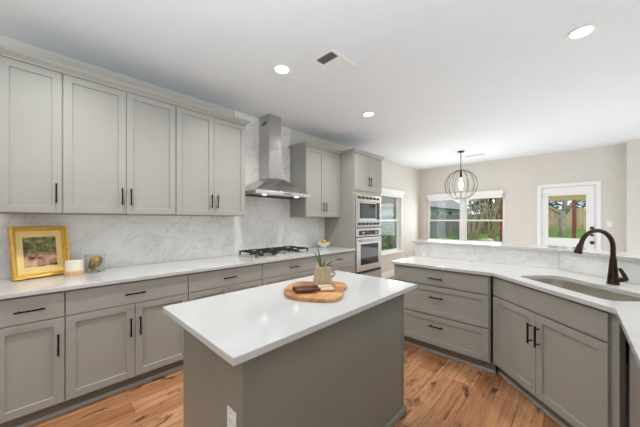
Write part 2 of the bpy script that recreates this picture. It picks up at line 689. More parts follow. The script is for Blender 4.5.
def sash_frame(bm, u0, u1, z0, z1, w, d0, d1, mp, inset=0.05):
    add_prism(bm, [(u0, z0), (u1, z0), (u1, z1), (u0, z1)], d0, d1,
              holes=[[(u0 + inset, z0 + inset), (u1 - inset, z0 + inset), (u1 - inset, z1 - inset), (u0 + inset, z1 - inset)]], mp=mp)


def double_hung(parent, u0, u1, z0, z1, mp):
    """frame, upper and lower sash with panes; mp(u, z, depth)"""
    m = lambda u, v, w: mp(u, v, w)
    mid = 1.37
    bm = bm_new(); sash_frame(bm, u0, u1, z0, z1, 0.03, 0.06, 0.13, m, 0.028)
    obj('window_frame', bm, 'white', parent, bevel=0.002)
    for nm, a, b, d in (('upper_sash', mid - 0.02, z1 - 0.028, 0.095), ('lower_sash', z0 + 0.028, mid + 0.02, 0.07)):
        bm = bm_new(); sash_frame(bm, u0 + 0.028, u1 - 0.028, a, b, 0.03, d, d + 0.025, m, 0.038)
        s = obj(nm, bm, 'white', parent, bevel=0.002)
        bm = bm_new(); add_prism(bm, [(u0 + 0.062, a + 0.034), (u1 - 0.062, a + 0.034), (u1 - 0.062, b - 0.034), (u0 + 0.062, b - 0.034)], d + 0.010, d + 0.014, mp=m)
        obj('pane', bm, 'pane', s)


w1 = thing('window_1', 'white double hung window on the left wall beyond the ovens', 'window', (WX, (W1[0] + W1[1]) / 2, W1[2]))
w1['kind'] = 'structure'
oy = (W1[0] + W1[1]) / 2
double_hung(w1, W1[0] - oy, W1[1] - oy, 0.0, W1[3] - W1[2], lambda u, v, w: (-w, u, v)) if False else None
L1 = Vector((WX, oy, W1[2]))
double_hung(w1, W1[0], W1[1], W1[2], W1[3], lambda u, v, w: Vector((WX - w, u, v)) - L1)
bm = bm_new()
sash_frame(bm, W1[0] - 0.04, W1[1] + 0.04, W1[2] - 0.04, W1[3] + 0.04, 0, -0.012, 0.0, lambda u, v, w: Vector((WX - w, u, v)) - L1, 0.042)
sash_frame(bm, W1[0], W1[1], W1[2], W1[3], 0, 0.0, 0.06, lambda u, v, w: Vector((WX - w, u, v)) - L1, 0.004)
obj('window_casing', bm, 'white', w1, bevel=0.002)
bm = bm_new(); add_box(bm, -0.10, 0.03, W1[0] - oy - 0.05, W1[1] - oy + 0.05, -0.03, 0.0)
obj('window_sill', bm, 'white', w1, bevel=0.004)
w2 = thing('window_2', 'wide white twin double hung window on the far wall', 'window', ((W2[0] + W2[1]) / 2, WB, W2[2]))
w2['kind'] = 'structure'
L2 = w2.location.copy()
mx = (W2[0] + W2[1]) / 2
for a, b in ((W2[0], mx - 0.02), (mx + 0.02, W2[1])):
    double_hung(w2, a, b, W2[2], W2[3], lambda u, v, w: Vector((u, WB + w, v)) - L2)
bm = bm_new(); add_box(bm, -0.022, 0.022, 0.04, 0.13, 0, W2[3] - W2[2])
obj('mullion', bm, 'white', w2)
bm = bm_new(); add_box(bm, W2[0] - mx - 0.05, W2[1] - mx + 0.05, -0.03, 0.06, -0.03, 0.0)
obj('window_sill', bm, 'white', w2, bevel=0.004)

# back door
d1 = thing('door_1', 'white half glazed back door to the garden', 'door', ((D1[0] + D1[1]) / 2, WB, 0))
d1['kind'] = 'structure'
dm = (D1[0] + D1[1]) / 2
hw = (D1[1] - D1[0]) / 2
bm = bm_new()
add_prism(bm, [(-hw - 0.065, 0), (-hw, 0), (-hw, 2.09), (hw, 2.09), (hw, 0), (hw + 0.065, 0), (hw + 0.065, 2.15), (-hw - 0.065, 2.15)], -0.018, 0.0, mp=lambda u, v, w: (u, w, v))
add_prism(bm, [(-hw, 0), (-hw + 0.015, 0), (-hw + 0.015, 2.075), (hw - 0.015, 2.075), (hw - 0.015, 0), (hw, 0), (hw, 2.09), (-hw, 2.09)], 0.0, T, mp=lambda u, v, w: (u, w, v))
obj('door_casing', bm, 'white', d1, bevel=0.003)
g = (-0.308, 0.288, 0.99, 1.905)
g = (g[0], g[1], g[2], g[3])
bm = bm_new()
add_prism(bm, [(-hw + 0.018, 0.012), (hw - 0.018, 0.012), (hw - 0.018, 2.07), (-hw + 0.018, 2.07)], 0.025, 0.068,
          holes=[[(g[0], g[2]), (g[1], g[2]), (g[1], g[3]), (g[0], g[3])], [(g[0], 0.25), (g[1], 0.25), (g[1], 0.86), (g[0], 0.86)]], mp=lambda u, v, w: (u, w, v))
add_box(bm, g[0], g[1], 0.036, 0.058, 0.25, 0.86)
slab = obj('door_slab', bm, 'white', d1, bevel=0.003)
bm = bm_new(); sash_frame(bm, g[0] - 0.02, g[1] + 0.02, g[2] - 0.02, g[3] + 0.02, 0.03, 0.015, 0.026, lambda u, v, w: (u, w, v), 0.03)
obj('glazing_bead', bm, 'white', slab, bevel=0.003)
bm = bm_new(); add_box(bm, g[0], g[1], 0.044, 0.05, g[2], g[3])
obj('pane', bm, 'pane', slab)
for zz, r in ((1.216, 0.032), (1.075, 0.026)):
    bm = bm_new(); add_cyl(bm, (0.362, 0.025, zz), (0.362, 0.0, zz), r, r * 0.8, 24)
    add_box(bm, 0.356, 0.368, -0.012, 0.004, zz - 0.018, zz + 0.018)
    obj('deadbolt', bm, 'bronze', slab, smooth=True)
bm = bm_new()
add_cyl(bm, (0.362, 0.025, 0.925), (0.362, 0.015, 0.925), 0.033, None, 24)
add_cyl(bm, (0.362, 0.02, 0.925), (0.362, -0.03, 0.925), 0.011, None, 16)
bmesh.ops.create_uvsphere(bm, u_segments=20, v_segments=12, radius=0.029, matrix=Matrix.Translation((0.362, -0.045, 0.925)))
obj('door_knob', bm, 'bronze', slab, smooth=True)
for zz in (0.25, 1.1, 1.9):
    bm = bm_new(); add_cyl(bm, (-hw + 0.012, 0.018, zz - 0.045), (-hw + 0.012, 0.018, zz + 0.045), 0.007, None, 12)
    obj('hinge', bm, 'bronze', d1)

# ------------------------------------------------------------------ cabinets
DOOR_T = 0.02


def shaker_bm(x0, x1, z0, z1, stile=0.074, recess=0.012, y=0.0):
    """shaker front whose outer face is at y - DOOR_T, facing -y"""
    bm = bm_new()
    vs = add_box(bm, x0, x1, y - DOOR_T, y, z0, z1)
    bm.faces.ensure_lookup_table()
    fr = min(bm.faces, key=lambda f: f.calc_center_median().y)
    if stile:
        bmesh.ops.inset_region(bm, faces=[fr], thickness=stile, depth=0)
        r = bmesh.ops.inset_region(bm, faces=[fr], thickness=0.0015, depth=0)
        for v in fr.verts:
            v.co.y += recess
    return bm


def pull(parent, x, z, horizontal, length=0.148, y=-DOOR_T):
    bm = bm_new()
    h = length / 2
    so = 0.032
    if horizontal:
        add_box(bm, x - h, x + h, y - so - 0.0045, y - so + 0.0045, z - 0.0055, z + 0.0055, bevel=0.0015)
        for s in (-1, 1):
            add_cyl(bm, (x + s * h * 0.72, y - so, z), (x + s * h * 0.72, y, z), 0.0045, None, 10)
    else:
        add_box(bm, x - 0.0055, x + 0.0055, y - so - 0.0045, y - so + 0.0045, z - h, z + h, bevel=0.0015)
        for s in (-1, 1):
            add_cyl(bm, (x, y - so, z + s * h * 0.72), (x, y, z + s * h * 0.72), 0.0045, None, 10)
    o = obj('handle', bm, 'black', parent)
    return o


def add_door(cab, x0, x1, z0, z1, hside=None, hz=None, stile=0.074):
    d = obj('door', shaker_bm(x0 + 0.002, x1 - 0.002, z0, z1, stile), 'cab', cab, bevel=0.0012)
    if hside:
        pull(d, x0 + 0.032 if hside == 'l' else x1 - 0.032, hz, False)
    return d


def add_drawer(cab, x0, x1, z0, z1, hz=None, stile=0.0, hlen=0.14):
    d = obj('drawer', shaker_bm(x0 + 0.002, x1 - 0.002, z0, z1, stile), 'cab', cab, bevel=0.0012)
    if hlen:
        # a handle on a framed front stands on the recessed panel
        pull(d, (x0 + x1) / 2, hz if hz else (z0 + z1) / 2, True, hlen, y=-DOOR_T + (0.012 if stile else 0))
    return d


def cab_body(cab, w, d, z0, z1, name='body'):
    """carcass with its front face frame at y = 0 .. d"""
    bm = bm_new()
    add_box(bm, 0, w, 0.0, d, z0, z1)
    return obj(name, bm, 'cab', cab)


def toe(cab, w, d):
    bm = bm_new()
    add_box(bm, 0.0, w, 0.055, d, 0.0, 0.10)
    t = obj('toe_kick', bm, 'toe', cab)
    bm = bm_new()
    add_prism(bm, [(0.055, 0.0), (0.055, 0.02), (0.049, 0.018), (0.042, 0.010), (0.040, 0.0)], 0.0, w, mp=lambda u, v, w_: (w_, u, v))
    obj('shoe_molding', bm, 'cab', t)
    return t


BX = -2.585                    # carcass front of the left base run (fronts stand 2 cm proud)
BD = BX - WX - 0.004
R90 = PI / 2
DT, DB, ZD0, ZD1 = 0.697, 0.108, 0.703, 0.870


def base_cab(label, y0, y1, doors, drawer=True):
    w = y1 - y0
    c = thing('base_cabinet', label, 'cabinet', (BX, y0, 0), R90, 'base cabinets along the left wall')
    cab_body(c, w, BD, 0.10, 0.882)
    toe(c, w, BD)
    m = 0.002
    add_drawer(c, m, w - m, ZD0, ZD1, 0.785)
    if doors == 1:
        add_door(c, m, w - m, DB, DT, 'r', 0.52)
    elif doors == 2:
        add_door(c, m, w / 2, DB, DT, 'r', 0.52)
        add_door(c, w / 2, w - m, DB, DT, 'l', 0.52)
    elif doors == 'drawers':
        add_drawer(c, m, w - m, 0.408, DT, 0.57, 0.074)
        add_drawer(c, m, w - m, DB, 0.398, 0.27, 0.074)
    return c


base_cab('narrow grey base cabinet with one drawer over one door below the gold picture frame', -0.225, 0.103, 1)
base_cab('grey two door base cabinet below the candle and glass, first right of the narrow one', 0.103, 0.922, 2)
base_cab('grey two door base cabinet directly left of the cooktop cabinet', 0.922, 1.725, 2)
base_cab('grey drawer base cabinet directly under the gas cooktop', 1.725, 2.655, 'drawers')
base_cab('grey two door base cabinet against the oven tower', 2.655, 3.485, 2)

# upper cabinets
UX = -2.89
UD = UX - WX - 0.004
UZ0, UZ1 = 1.423, 2.500
CROWN = [(0.0, 2.478), (0.005, 2.478), (0.009, 2.488), (0.034, 2.510), (0.04, 2.514), (0.04, 2.533), (0.0, 2.533)]


def crown(cab, path, label=None):
    bm = bm_new()
    add_sweep(bm, path, CROWN)
    return obj('crown_molding', bm, 'cab', cab)


def upper_cab(label, y0, y1, n, ends=(False, False), hs=None, z0=UZ0, zt_=2.515, grp='upper cabinets along the left wall'):
    w = y1 - y0
    c = thing('upper_cabinet', label, 'cabinet', (UX, y0, z0), R90, grp)
    zz = -z0
    bm = bm_new()
    add_box(bm, 0, w, 0, UD, 0, zt_ + 0.03 - z0)
    obj('body', bm, 'cab', c)
    m = 0.002
    hz = 0.155
    zt = zt_ - 0.004 - z0
    if n == 1:
        add_door(c, m, w - m, 0.006, zt, 'r', hz)
    else:
        add_door(c, m, w / 2, 0.006, zt, 'r', hz)
        add_door(c, w / 2, w - m, 0.006, zt, 'l', hz)
    pth = [(0, -DOOR_T), (w, -DOOR_T)]
    if ends[0]:
        pth = [(0, UD - 0.013)] + pth
    if ends[1]:
        pth = pth + [(w, UD)]
    bm = bm_new()
    add_sweep(bm, pth, [(o, z - 2.478 + zt_ - z0) for o, z in CROWN])
    obj('crown_molding', bm, 'cab', c)
    return c


upper_cab('narrow single door grey upper cabinet above the gold picture frame', -0.225, 0.101, 1)
upper_cab('wide two door grey upper cabinet in the middle of the run left of the hood', 0.101, 0.915, 2)
upper_cab('two door grey upper cabinet nearest the left side of the range hood', 0.915, 1.69, 2, (False, True))
upper_cab('small two door grey upper cabinet between range hood and oven tower', 2.69, 3.484, 2, (True, False), zt_=2.478)

# oven tower
TY0, TY1 = 3.488, 4.325
TW = TY1 - TY0
tower = thing('oven_cabinet', 'tall grey cabinet tower holding microwave and wall oven', 'cabinet', (BX, TY0, 0), R90)
bm = bm_new()
zc = lambda a: a
for x0, x1 in ((0, 0.04), (TW - 0.04, TW)):
    add_box(bm, x0, x1, 0, BD, 0.10, 2.50)
add_box(bm, 0.04, TW - 0.04, 0, BD, 1.80, 2.50)
add_box(bm, 0.04, TW - 0.04, 0, BD, 0.10, 0.48)
add_box(bm, 0.04, TW - 0.04, 0, BD, 1.235, 1.265)
add_box(bm, 0.04, TW - 0.04, BD - 0.02, BD, 0.48, 1.80)
obj('body', bm, 'cab', tower)
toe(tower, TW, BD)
add_door(tower, 0.008, TW / 2, 1.872, 2.472, 'r', 2.03, stile=0.0)
add_door(tower, TW / 2, TW - 0.008, 1.872, 2.472, 'l', 2.03, stile=0.0)
add_drawer(tower, 0.008, TW - 0.008, 0.115, 0.468, 0.29)
bm = bm_new(); add_sweep(bm, [(0, 0.25), (0, -DOOR_T), (TW, -DOOR_T), (TW, BD)], CROWN)
obj('crown_molding', bm, 'cab', tower)

# microwave
mw = thing('microwave', 'built in stainless microwave above the wall oven', 'microwave', (BX, TY0 + TW / 2, 1.267), R90)
h = 0.53
bm = bm_new(); add_box(bm, -0.365, 0.365, -0.002, 0.45, 0.004, h - 0.004)
obj('body', bm, 'steel', mw)
bm = bm_new(); sash_frame(bm, -0.382, 0.382, 0.0, h, 0, -0.024, -0.002, lambda u, v, w: (u, w, v), 0.05)
add_box(bm, -0.34, 0.34, -0.014, -0.003, 0.045, h - 0.045)
obj('trim_kit', bm, 'steel', mw, bevel=0.002)
for z0 in (0.018, h - 0.068):
    bm = bm_new()
    for i in range(6):
        add_box(bm, -0.345 + i * 0.116, -0.345 + i * 0.116 + 0.092, -0.0275, -0.0235, z0 + 0.004, z0 + 0.046)
    obj('vent_louver', bm, 'ventdark', mw)
bm = bm_new(); add_box(bm, -0.33, 0.33, -0.035, -0.0145, 0.09, h - 0.09, bevel=0.004)
dr = obj('door', bm, 'steel_h', mw)
bm = bm_new(); add_box(bm, -0.30, 0.185, -0.038, -0.034, 0.135, h - 0.135)
obj('door_window', bm, 'darkglass', dr)
bm = bm_new(); add_box(bm, 0.21, 0.315, -0.038, -0.034, 0.115, h - 0.115)
obj('control_panel', bm, 'darkglass', dr)
bm = bm_new()
add_tube(bm, [(-0.3, -0.034, h - 0.108), (-0.3, -0.06, h - 0.108), (0.3, -0.06, h - 0.108), (0.3, -0.034, h - 0.108)], 0.008, 10)
obj('handle', bm, 'steel', dr, smooth=True)

# wall oven
ov = thing('wall_oven', 'stainless built in wall oven below the microwave', 'oven', (BX, TY0 + TW / 2, 0.482), R90)
h = 0.75
bm = bm_new(); add_box(bm, -0.365, 0.365, -0.002, 0.5, 0.004, h - 0.004)
obj('body', bm, 'iron', ov)
bm = bm_new(); add_box(bm, -0.38, 0.38, -0.022, -0.002, 0.615, h, bevel=0.003)
cp = obj('control_panel', bm, 'steel', ov)
bm = bm_new(); add_box(bm, -0.30, 0.30, -0.026, -0.021, 0.64, 0.715)
obj('display', bm, 'darkglass', cp)
for x in (-0.2, 0.2):
    bm = bm_new(); add_cyl(bm, (x, -0.026, 0.677), (x, -0.05, 0.677), 0.021, 0.018, 20)
    obj('knob', bm, 'steel', cp, smooth=True)
bm = bm_new(); add_box(bm, -0.38, 0.38, -0.035, -0.003, 0.04, 0.60, bevel=0.004)
dr = obj('door', bm, 'steel_h', ov)
bm = bm_new(); add_box(bm, -0.27, 0.27, -0.039, -0.034, 0.14, 0.49, bevel=0.001)
obj('door_window', bm, 'darkglass', dr)
bm = bm_new()
add_tube(bm, [(-0.31, -0.034, 0.548), (-0.31, -0.08, 0.548), (0.31, -0.08, 0.548), (0.31, -0.034, 0.548)], 0.012, 12)
obj('handle', bm, 'steel', dr, smooth=True)
bm = bm_new(); add_box(bm, -0.38, 0.38, -0.018, -0.003, 0.0, 0.035)
obj('bottom_vent', bm, 'iron', ov)

# ------------------------------------------------------------------ left countertop and backsplash
bm = bm_new(); add_box(bm, WX + 0.003, -2.54, -0.24, 3.484, 0.884, 0.914)
tag(obj('countertop', bm, 'quartz', bevel=0.003), 'long white quartz countertop along the left wall', 'countertop')
bm = bm_new()
add_prism(bm, [(-0.24, 0.9145), (3.484, 0.9145), (3.484, 1.4215), (2.688, 1.4215), (2.688, CZ - 0.002), (1.744, CZ - 0.002), (1.744, 1.4215), (-0.24, 1.4215)],
          WX + 0.002, WX + 0.012, mp=lambda u, v, w: (w, u, v))
tag(obj('backsplash', bm, 'marble_left'), 'white marble tile backsplash on the left wall, full height behind the range hood', 'backsplash')

# range hood
HY = 2.215
hood = thing('range_hood', 'stainless chimney range hood above the gas cooktop', 'range hood', (WX + 0.013, HY, 1.70), R90)
hd, hwid = 0.475, 0.455
bm = bm_new(); add_box(bm, -hwid, hwid, -hd, 0, 0.0, 0.045, bevel=0.003)
rim = obj('rim', bm, 'steel_h', hood)
bm = bm_new()
lo = [(-hwid + 0.003, -hd + 0.003), (hwid - 0.003, -hd + 0.003), (hwid - 0.003, 0), (-hwid + 0.003, 0)]
ccw = 0.105
hi = [(-ccw - 0.005, -0.255), (ccw + 0.005, -0.285), (ccw + 0.005, 0), (-ccw - 0.005, 0)]
vl = [bm.verts.new((x, y, 0.045)) for x, y in lo]
vh = [bm.verts.new((x, y, 0.245)) for x, y in hi]
for i in range(4):
    bm.faces.new((vl[i], vl[(i + 1) % 4], vh[(i + 1) % 4], vh[i]))
bm.faces.new(vl[::-1]); bm.faces.new(vh)
obj('canopy', bm, 'hoodsteel', hood, bevel=0.002)
bm = bm_new(); add_box(bm, -ccw, ccw, -0.25, 0, 0.245, 0.72)
add_box(bm, -ccw + 0.004, ccw - 0.004, -0.246, 0, 0.72, CZ - 1.70 - 0.002)
ch = obj('chimney', bm, 'hoodsteel', hood, bevel=0.0015)
for s in (-1, 1):
    bm = bm_new()
    for i in range(3):
        add_box(bm, s * (ccw - 0.0045), s * (ccw - 0.0025), -0.19, -0.07, 0.985 + i * 0.018, 0.995 + i * 0.018)
    obj('vent_slot', bm, 'ventdark', ch)
for x in (-0.27, 0.27):
    bm = bm_new(); add_cyl(bm, (x, -0.38, -0.004), (x, -0.38, 0.002), 0.028, None, 20)
    obj('lamp', bm, 'hoodlamp', hood)
for i in range(4):
    bm = bm_new(); add_box(bm, -0.03 + i * 0.035, -0.01 + i * 0.035, -hd - 0.003, -hd + 0.002, 0.014, 0.03)
    obj('button', bm, 'black', rim)
bm = bm_new()
for x0, x1 in ((-0.43, -0.01), (0.01, 0.43)):
    add_box(bm, x0, x1, -0.33, -0.03, -0.003, 0.001)
obj('grease_filter', bm, 'ventdark', hood)

# cooktop
ct = thing('gas_cooktop', 'stainless gas cooktop with black cast iron grates on the long counter', 'cooktop', (-2.912, 2.195, 0.914), R90)
bm = bm_new(); add_box(bm, -0.445, 0.445, -0.255, 0.255, 0.0, 0.010, bevel=0.003)
add_box(bm, -0.43, 0.43, -0.24, 0.24, 0.009, 0.013, bevel=0.002)
obj('tray', bm, 'traysteel', ct)
burn = [(-0.3, 0.12, 0.04), (-0.3, -0.06, 0.035), (0.0, 0.06, 0.055), (0.3, 0.12, 0.035), (0.3, -0.06, 0.04)]
for x, y, r in burn:
    bm = bm_new()
    add_lathe(bm, [(0, 0.013), (r * 1.2, 0.013), (r * 1.15, 0.022), (r, 0.024), (r, 0.031), (0, 0.032)], 24, (x, y, 0))
    obj('burner', bm, 'iron', ct, smooth=True)
for cx in (-0.288, 0.0, 0.288):
    bm = bm_new()
    w, z0, z1 = 0.138, 0.050, 0.066
    y0, y1 = (-0.15, 0.225) if cx else (-0.09, 0.225)
    for x in (-w, w):
        add_box(bm, cx + x - 0.008, cx + x + 0.008, y0, y1, z0, z1, bevel=0.002)
    for y in (y0, y1):
        add_box(bm, cx - w, cx + w, y - 0.006, y + 0.006, z0, z1, bevel=0.002)
    ym = (y0 + y1) / 2
    add_box(bm, cx - w, cx + w, ym - 0.006, ym + 0.006, z0, z1, bevel=0.002)
    for y in ((y0 + ym) / 2, (y1 + ym) / 2):
        add_box(bm, cx - w, cx - 0.045, y - 0.005, y + 0.005, z0, z1 + 0.004, bevel=0.002)
        add_box(bm, cx + 0.045, cx + w, y - 0.005, y + 0.005, z0, z1 + 0.004, bevel=0.002)
    add_box(bm, cx - 0.005, cx + 0.005, y0, y0 + 0.07, z0, z1 + 0.004, bevel=0.002)
    add_box(bm, cx - 0.005, cx + 0.005, y1 - 0.07, y1, z0, z1 + 0.004, bevel=0.002)
    for x in (-w, w):
        for y in (y0, y1):
            add_box(bm, cx + x - 0.008, cx + x + 0.008, y - 0.008, y + 0.008, 0.0125, z0 + 0.005)
    obj('grate', bm, 'iron', ct)
for i in range(5):
    bm = bm_new()
    add_lathe(bm, [(0, 0.013), (0.021, 0.013), (0.019, 0.034), (0.0, 0.036)], 20, (-0.13 + i * 0.065, -0.175 + (0 if i in (1, 3) else -0.012), 0))
    obj('knob', bm, 'steel', ct, smooth=True)


# outlets and switches
def wall_plate(name, label, cat, loc, rotz, kind='outlet', roll=False, parent=None):
    if parent is None:
        t = thing(name, label, cat, loc, rotz)
    else:
        t = parent
    w, hh = (0.0575, 0.035) if roll else (0.035, 0.0575)
    bm = bm_new(); add_box(bm, -w, w, -0.006, 0, -hh, hh, bevel=0.002)
    p = obj('cover_plate', bm, 'plate', t)
    if kind == 'outlet':
        for s in (-1, 1):
            bm = bm_new()
            if roll:
                add_box(bm, s * 0.02 - 0.014, s * 0.02 + 0.014, -0.009, -0.005, -0.017, 0.017, bevel=0.002)
            else:
                add_box(bm, -0.017, 0.017, -0.009, -0.005, s * 0.02 - 0.014, s * 0.02 + 0.014, bevel=0.002)
            r = obj('receptacle', bm, 'white', t)
            bm = bm_new()
            for q in (-1, 1):
                if roll:
                    add_box(bm, s * 0.02 - 0.005, s * 0.02 + 0.005, -0.0095, -0.0085, q * 0.006 - 0.001, q * 0.006 + 0.001)
                else:
                    add_box(bm, q * 0.006 - 0.001, q * 0.006 + 0.001, -0.0095, -0.0085, s * 0.02 - 0.005, s * 0.02 + 0.005)
            obj('slot', bm, 'ventdark', r)
    else:
        for s in ((-0.5, 0.5) if kind == 'double' else (0,)):
            bm = bm_new(); add_box(bm, s * 0.03 - 0.012, s * 0.03 + 0.012, -0.010, -0.005, -0.03, 0.03, bevel=0.002)
            obj('rocker', bm, 'white', t)
    return t


wall_plate('wall_outlet', 'white outlet on the marble backsplash left of the cooktop', 'outlet', (WX + 0.0122, 1.217, 1.139), R90)
wall_plate('wall_outlet', 'white outlet on the marble backsplash beside the fruit bowl', 'outlet', (WX + 0.0122, 2.95, 1.14), R90) if False else None
wall_plate('light_switch', 'white double light switch on the wall right of the glazed door', 'light switch', (0.49, WB, 1.30), 0, 'double')

# ------------------------------------------------------------------ island
isl = thing('kitchen_island', 'grey kitchen island base with flat panel sides', 'kitchen island', (-1.19, 1.14, 0))
X0, X1, Y0, Y1 = -0.31, 0.31, -0.632, 0.635
bm = bm_new(); add_box(bm, X0 + 0.02, X1, Y0, Y1, 0.0, 0.882)
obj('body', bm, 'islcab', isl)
bm = bm_new(); add_box(bm, X0, X0 + 0.018, Y0 + 0.006, Y1 - 0.006, 0.10, 0.875)
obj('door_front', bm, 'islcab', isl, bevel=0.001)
bm = bm_new(); add_box(bm, X1 - 0.022, X1 + 0.004, Y0 - 0.004, Y0 + 0.018, 0, 0.882)
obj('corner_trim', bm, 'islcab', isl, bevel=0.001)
bm = bm_new(); add_box(bm, X1 - 0.022, X1 + 0.004, Y1 - 0.018, Y1 + 0.004, 0, 0.882)
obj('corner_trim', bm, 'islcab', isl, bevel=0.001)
bm = bm_new()
add_sweep(bm, [(X0 + 0.02, Y0 - 0.004), (X1 + 0.004, Y0 - 0.004), (X1 + 0.004, Y1 + 0.004), (X0 + 0.02, Y1 + 0.004)], [(0, 0), (0.014, 0), (0.014, 0.035), (0.006, 0.05), (0, 0.05)])
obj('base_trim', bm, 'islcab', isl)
pl = thing('outlet_plate', '', '')
del pl['label'], pl['category']
pl.parent = isl
pl.location = (0.233, Y0, 0.58)
wall_plate('', '', '', (0, 0, 0), 0, 'outlet', parent=pl)
bm = bm_new(); add_box(bm, -1.57, -0.815, 0.435, 1.855, 0.884, 0.914)
tag(obj('countertop', bm, 'quartz', bevel=0.003), 'white quartz top of the kitchen island carrying the cutting board', 'countertop')

# ------------------------------------------------------------------ peninsula
PF, PE = 2.75, -1.47           # carcass front, left end
PBY = 3.34                     # tile face of the bar wall
BXB = -0.10                    # bend of the bar wall
S_B = PBY + BXB                # x + y of the diagonal stretch
RB = 0.86                      # right run back
S_F = 2.20
CF, CR = 2.70, 0.155

# bar half wall
wt = 0.13
q = math.tan(math.radians(22.5))


def offset_path(o):
    """bar wall line shifted o away from the kitchen"""
    y = PBY + o
    s = S_B + o * math.sqrt(2)
    x = RB + o
    return [(s - y, y), (x, s - x)]


def ribbon(x_left, o0, o1, y_end):
    a, b = offset_path(o0)
    c, d = offset_path(o1)
    return [(x_left, PBY + o0), a, b, (RB + o0, y_end), (RB + o1, y_end), d, c, (x_left, PBY + o1)]


YE = 0.45
bm = bm_new(); add_prism(bm, ribbon(-1.49, 0.012, 0.012 + wt, YE), 0.0, 1.078)
struct('wall_peninsula', bm, 'wall', 'half wall carrying the raised bar behind the sink counter', 'wall')
bm = bm_new(); add_prism(bm, ribbon(-1.49, 0.0, 0.011, YE), 0.9145, 1.078)
tag(obj('backsplash', bm, 'marble_bar'), 'low white marble backsplash below the raised bar ledge', 'backsplash')
bm = bm_new(); add_prism(bm, ribbon(-1.535, -0.035, 0.30, YE - 0.03), 1.08, 1.108)
tag(obj('bar_ledge', bm, 'quartz', bevel=0.003), 'raised white quartz bar ledge above the sink counter', 'bar ledge')
# sink geometry in the diagonal's own frame: local x along (0.707,-0.707), local y into the counter
RD = -PI / 4
dc = Vector((math.cos(RD), math.sin(RD)))
dn = Vector((-math.sin(RD), math.cos(RD)))
SC = Vector(((S_F - 2.545) / 2, (S_F + 2.545) / 2))      # middle of the diagonal counter edge


def dg(x, y):
    p = SC + dc * x + dn * y
    return (p.x, p.y)


SX0, SX1, SY0, SY1 = -0.365, 0.345, 0.118, 0.47
hole = [dg(x, y) for x, y in rounded_rect(SX0, SX1, SY0, SY1, 0.07)]
a, b = offset_path(-0.0005)
bm = bm_new()
add_prism(bm, [(-1.485, CF), (S_F - CF, CF), (CR, S_F - CR), (CR, YE), (RB - 0.0005, YE), b, a, (-1.485, PBY - 0.0005)], 0.884, 0.914, holes=[hole])
tag(obj('countertop', bm, 'quartz', bevel=0.003), 'white quartz peninsula countertop with the sink cut into its corner', 'countertop')

# sink
sk = thing('kitchen_sink', 'undermount stainless kitchen sink in the peninsula corner', 'sink', (SC.x, SC.y, 0.884), RD)
bm = bm_new()
rings = []
e = 0.006
for (o, z, r) in ((e + 0.012, -0.001, 0.08), (e, -0.001, 0.074), (e, -0.17, 0.07), (-0.004, -0.19, 0.06), (-0.03, -0.2, 0.05)):
    pts = rounded_rect(SX0 - o, SX1 + o, SY0 - o, SY1 + o, r)
    rings.append([bm.verts.new((x, y, z)) for x, y in pts])
for r0, r1 in zip(rings[:-1], rings[1:]):
    for i in range(len(r0)):
        j = (i + 1) % len(r0)
        bm.faces.new((r0[i], r0[j], r1[j], r1[i]))
bm.faces.new(rings[-1])
obj('basin', bm, 'sinksteel', sk, smooth=True, solid=-0.0015)
bm = bm_new(); add_lathe(bm, [(0, -0.1995), (0.045, -0.1995), (0.047, -0.196), (0.038, -0.195), (0.03, -0.1985), (0, -0.1985)], 28, (0.0, (SY0 + SY1) / 2, 0))
obj('drain', bm, 'steel', sk, smooth=True)

# faucet
fx, fy = -0.056, 0.585
fc = thing('kitchen_faucet', 'dark bronze gooseneck faucet behind the sink', 'faucet', (*dg(fx, fy), 0.914), RD)
bm = bm_new()
add_lathe(bm, [(0, 0), (0.034, 0), (0.034, 0.006), (0.031, 0.012), (0.029, 0.05), (0.026, 0.075), (0.022, 0.13), (0.017, 0.19), (0.0155, 0.2), (0, 0.2)], 28)
obj('body', bm, 'bronze', fc, smooth=True)
bm = bm_new()
R = 0.118
pts = [(0, 0, 0.19), (0, 0, 0.25)]
for i in range(1, 15):
    an = math.radians(12.4 * i)
    pts.append((0, -R + R * math.cos(an), 0.265 + R * math.sin(an)))
pts.append((0, -2 * R - 0.004, 0.262))
add_tube(bm, pts, 0.0145, 16)
obj('spout', bm, 'bronze', fc, smooth=True)
bm = bm_new()
add_tube(bm, [(0, -2 * R - 0.002, 0.290), (0, -2 * R - 0.008, 0.272), (0, -2 * R - 0.018, 0.240), (0, -2 * R - 0.024, 0.224), (0, -2 * R - 0.025, 0.220)], [0.0155, 0.018, 0.0225, 0.024, 0.021], 20)
obj('spray_head', bm, 'bronze', fc, smooth=True)
bm = bm_new()
add_tube(bm, [(0.012, 0, 0.032), (0.06, 0.0, 0.044), (0.082, 0.0, 0.050)], [0.020, 0.017, 0.013], 16)
add_tube(bm, [(0.082, 0, 0.044), (0.072, 0, 0.070), (0.050, -0.002, 0.108), (0.043, -0.003, 0.120)], [0.013, 0.012, 0.011, 0.009], 14)
obj('lever', bm, 'bronze', fc, smooth=True)

wall_plate('wall_outlet', 'white sideways outlet on the low backsplash below the bar ledge', 'outlet', (-0.165, PBY - 0.0002, 1.0), 0, roll=True)

# drawer cabinet
pw = -0.538 - PE
pc = thing('drawer_cabinet', 'grey three drawer base cabinet at the end of the peninsula', 'cabinet', (PE, PF, 0))
bm = bm_new(); add_box(bm, 0, pw, 0, PBY - PF - 0.002 + 0.012, 0.10, 0.882)
obj('body', bm, 'cab', pc)
toe(pc, pw + 0.03, 0.55)
add_drawer(pc, 0.012, pw - 0.010, 0.712, 0.866, 0.785)
add_drawer(pc, 0.012, pw - 0.010, 0.412, 0.700, 0.592, 0.066)
add_drawer(pc, 0.012, pw - 0.010, 0.112, 0.400, 0.300, 0.066)

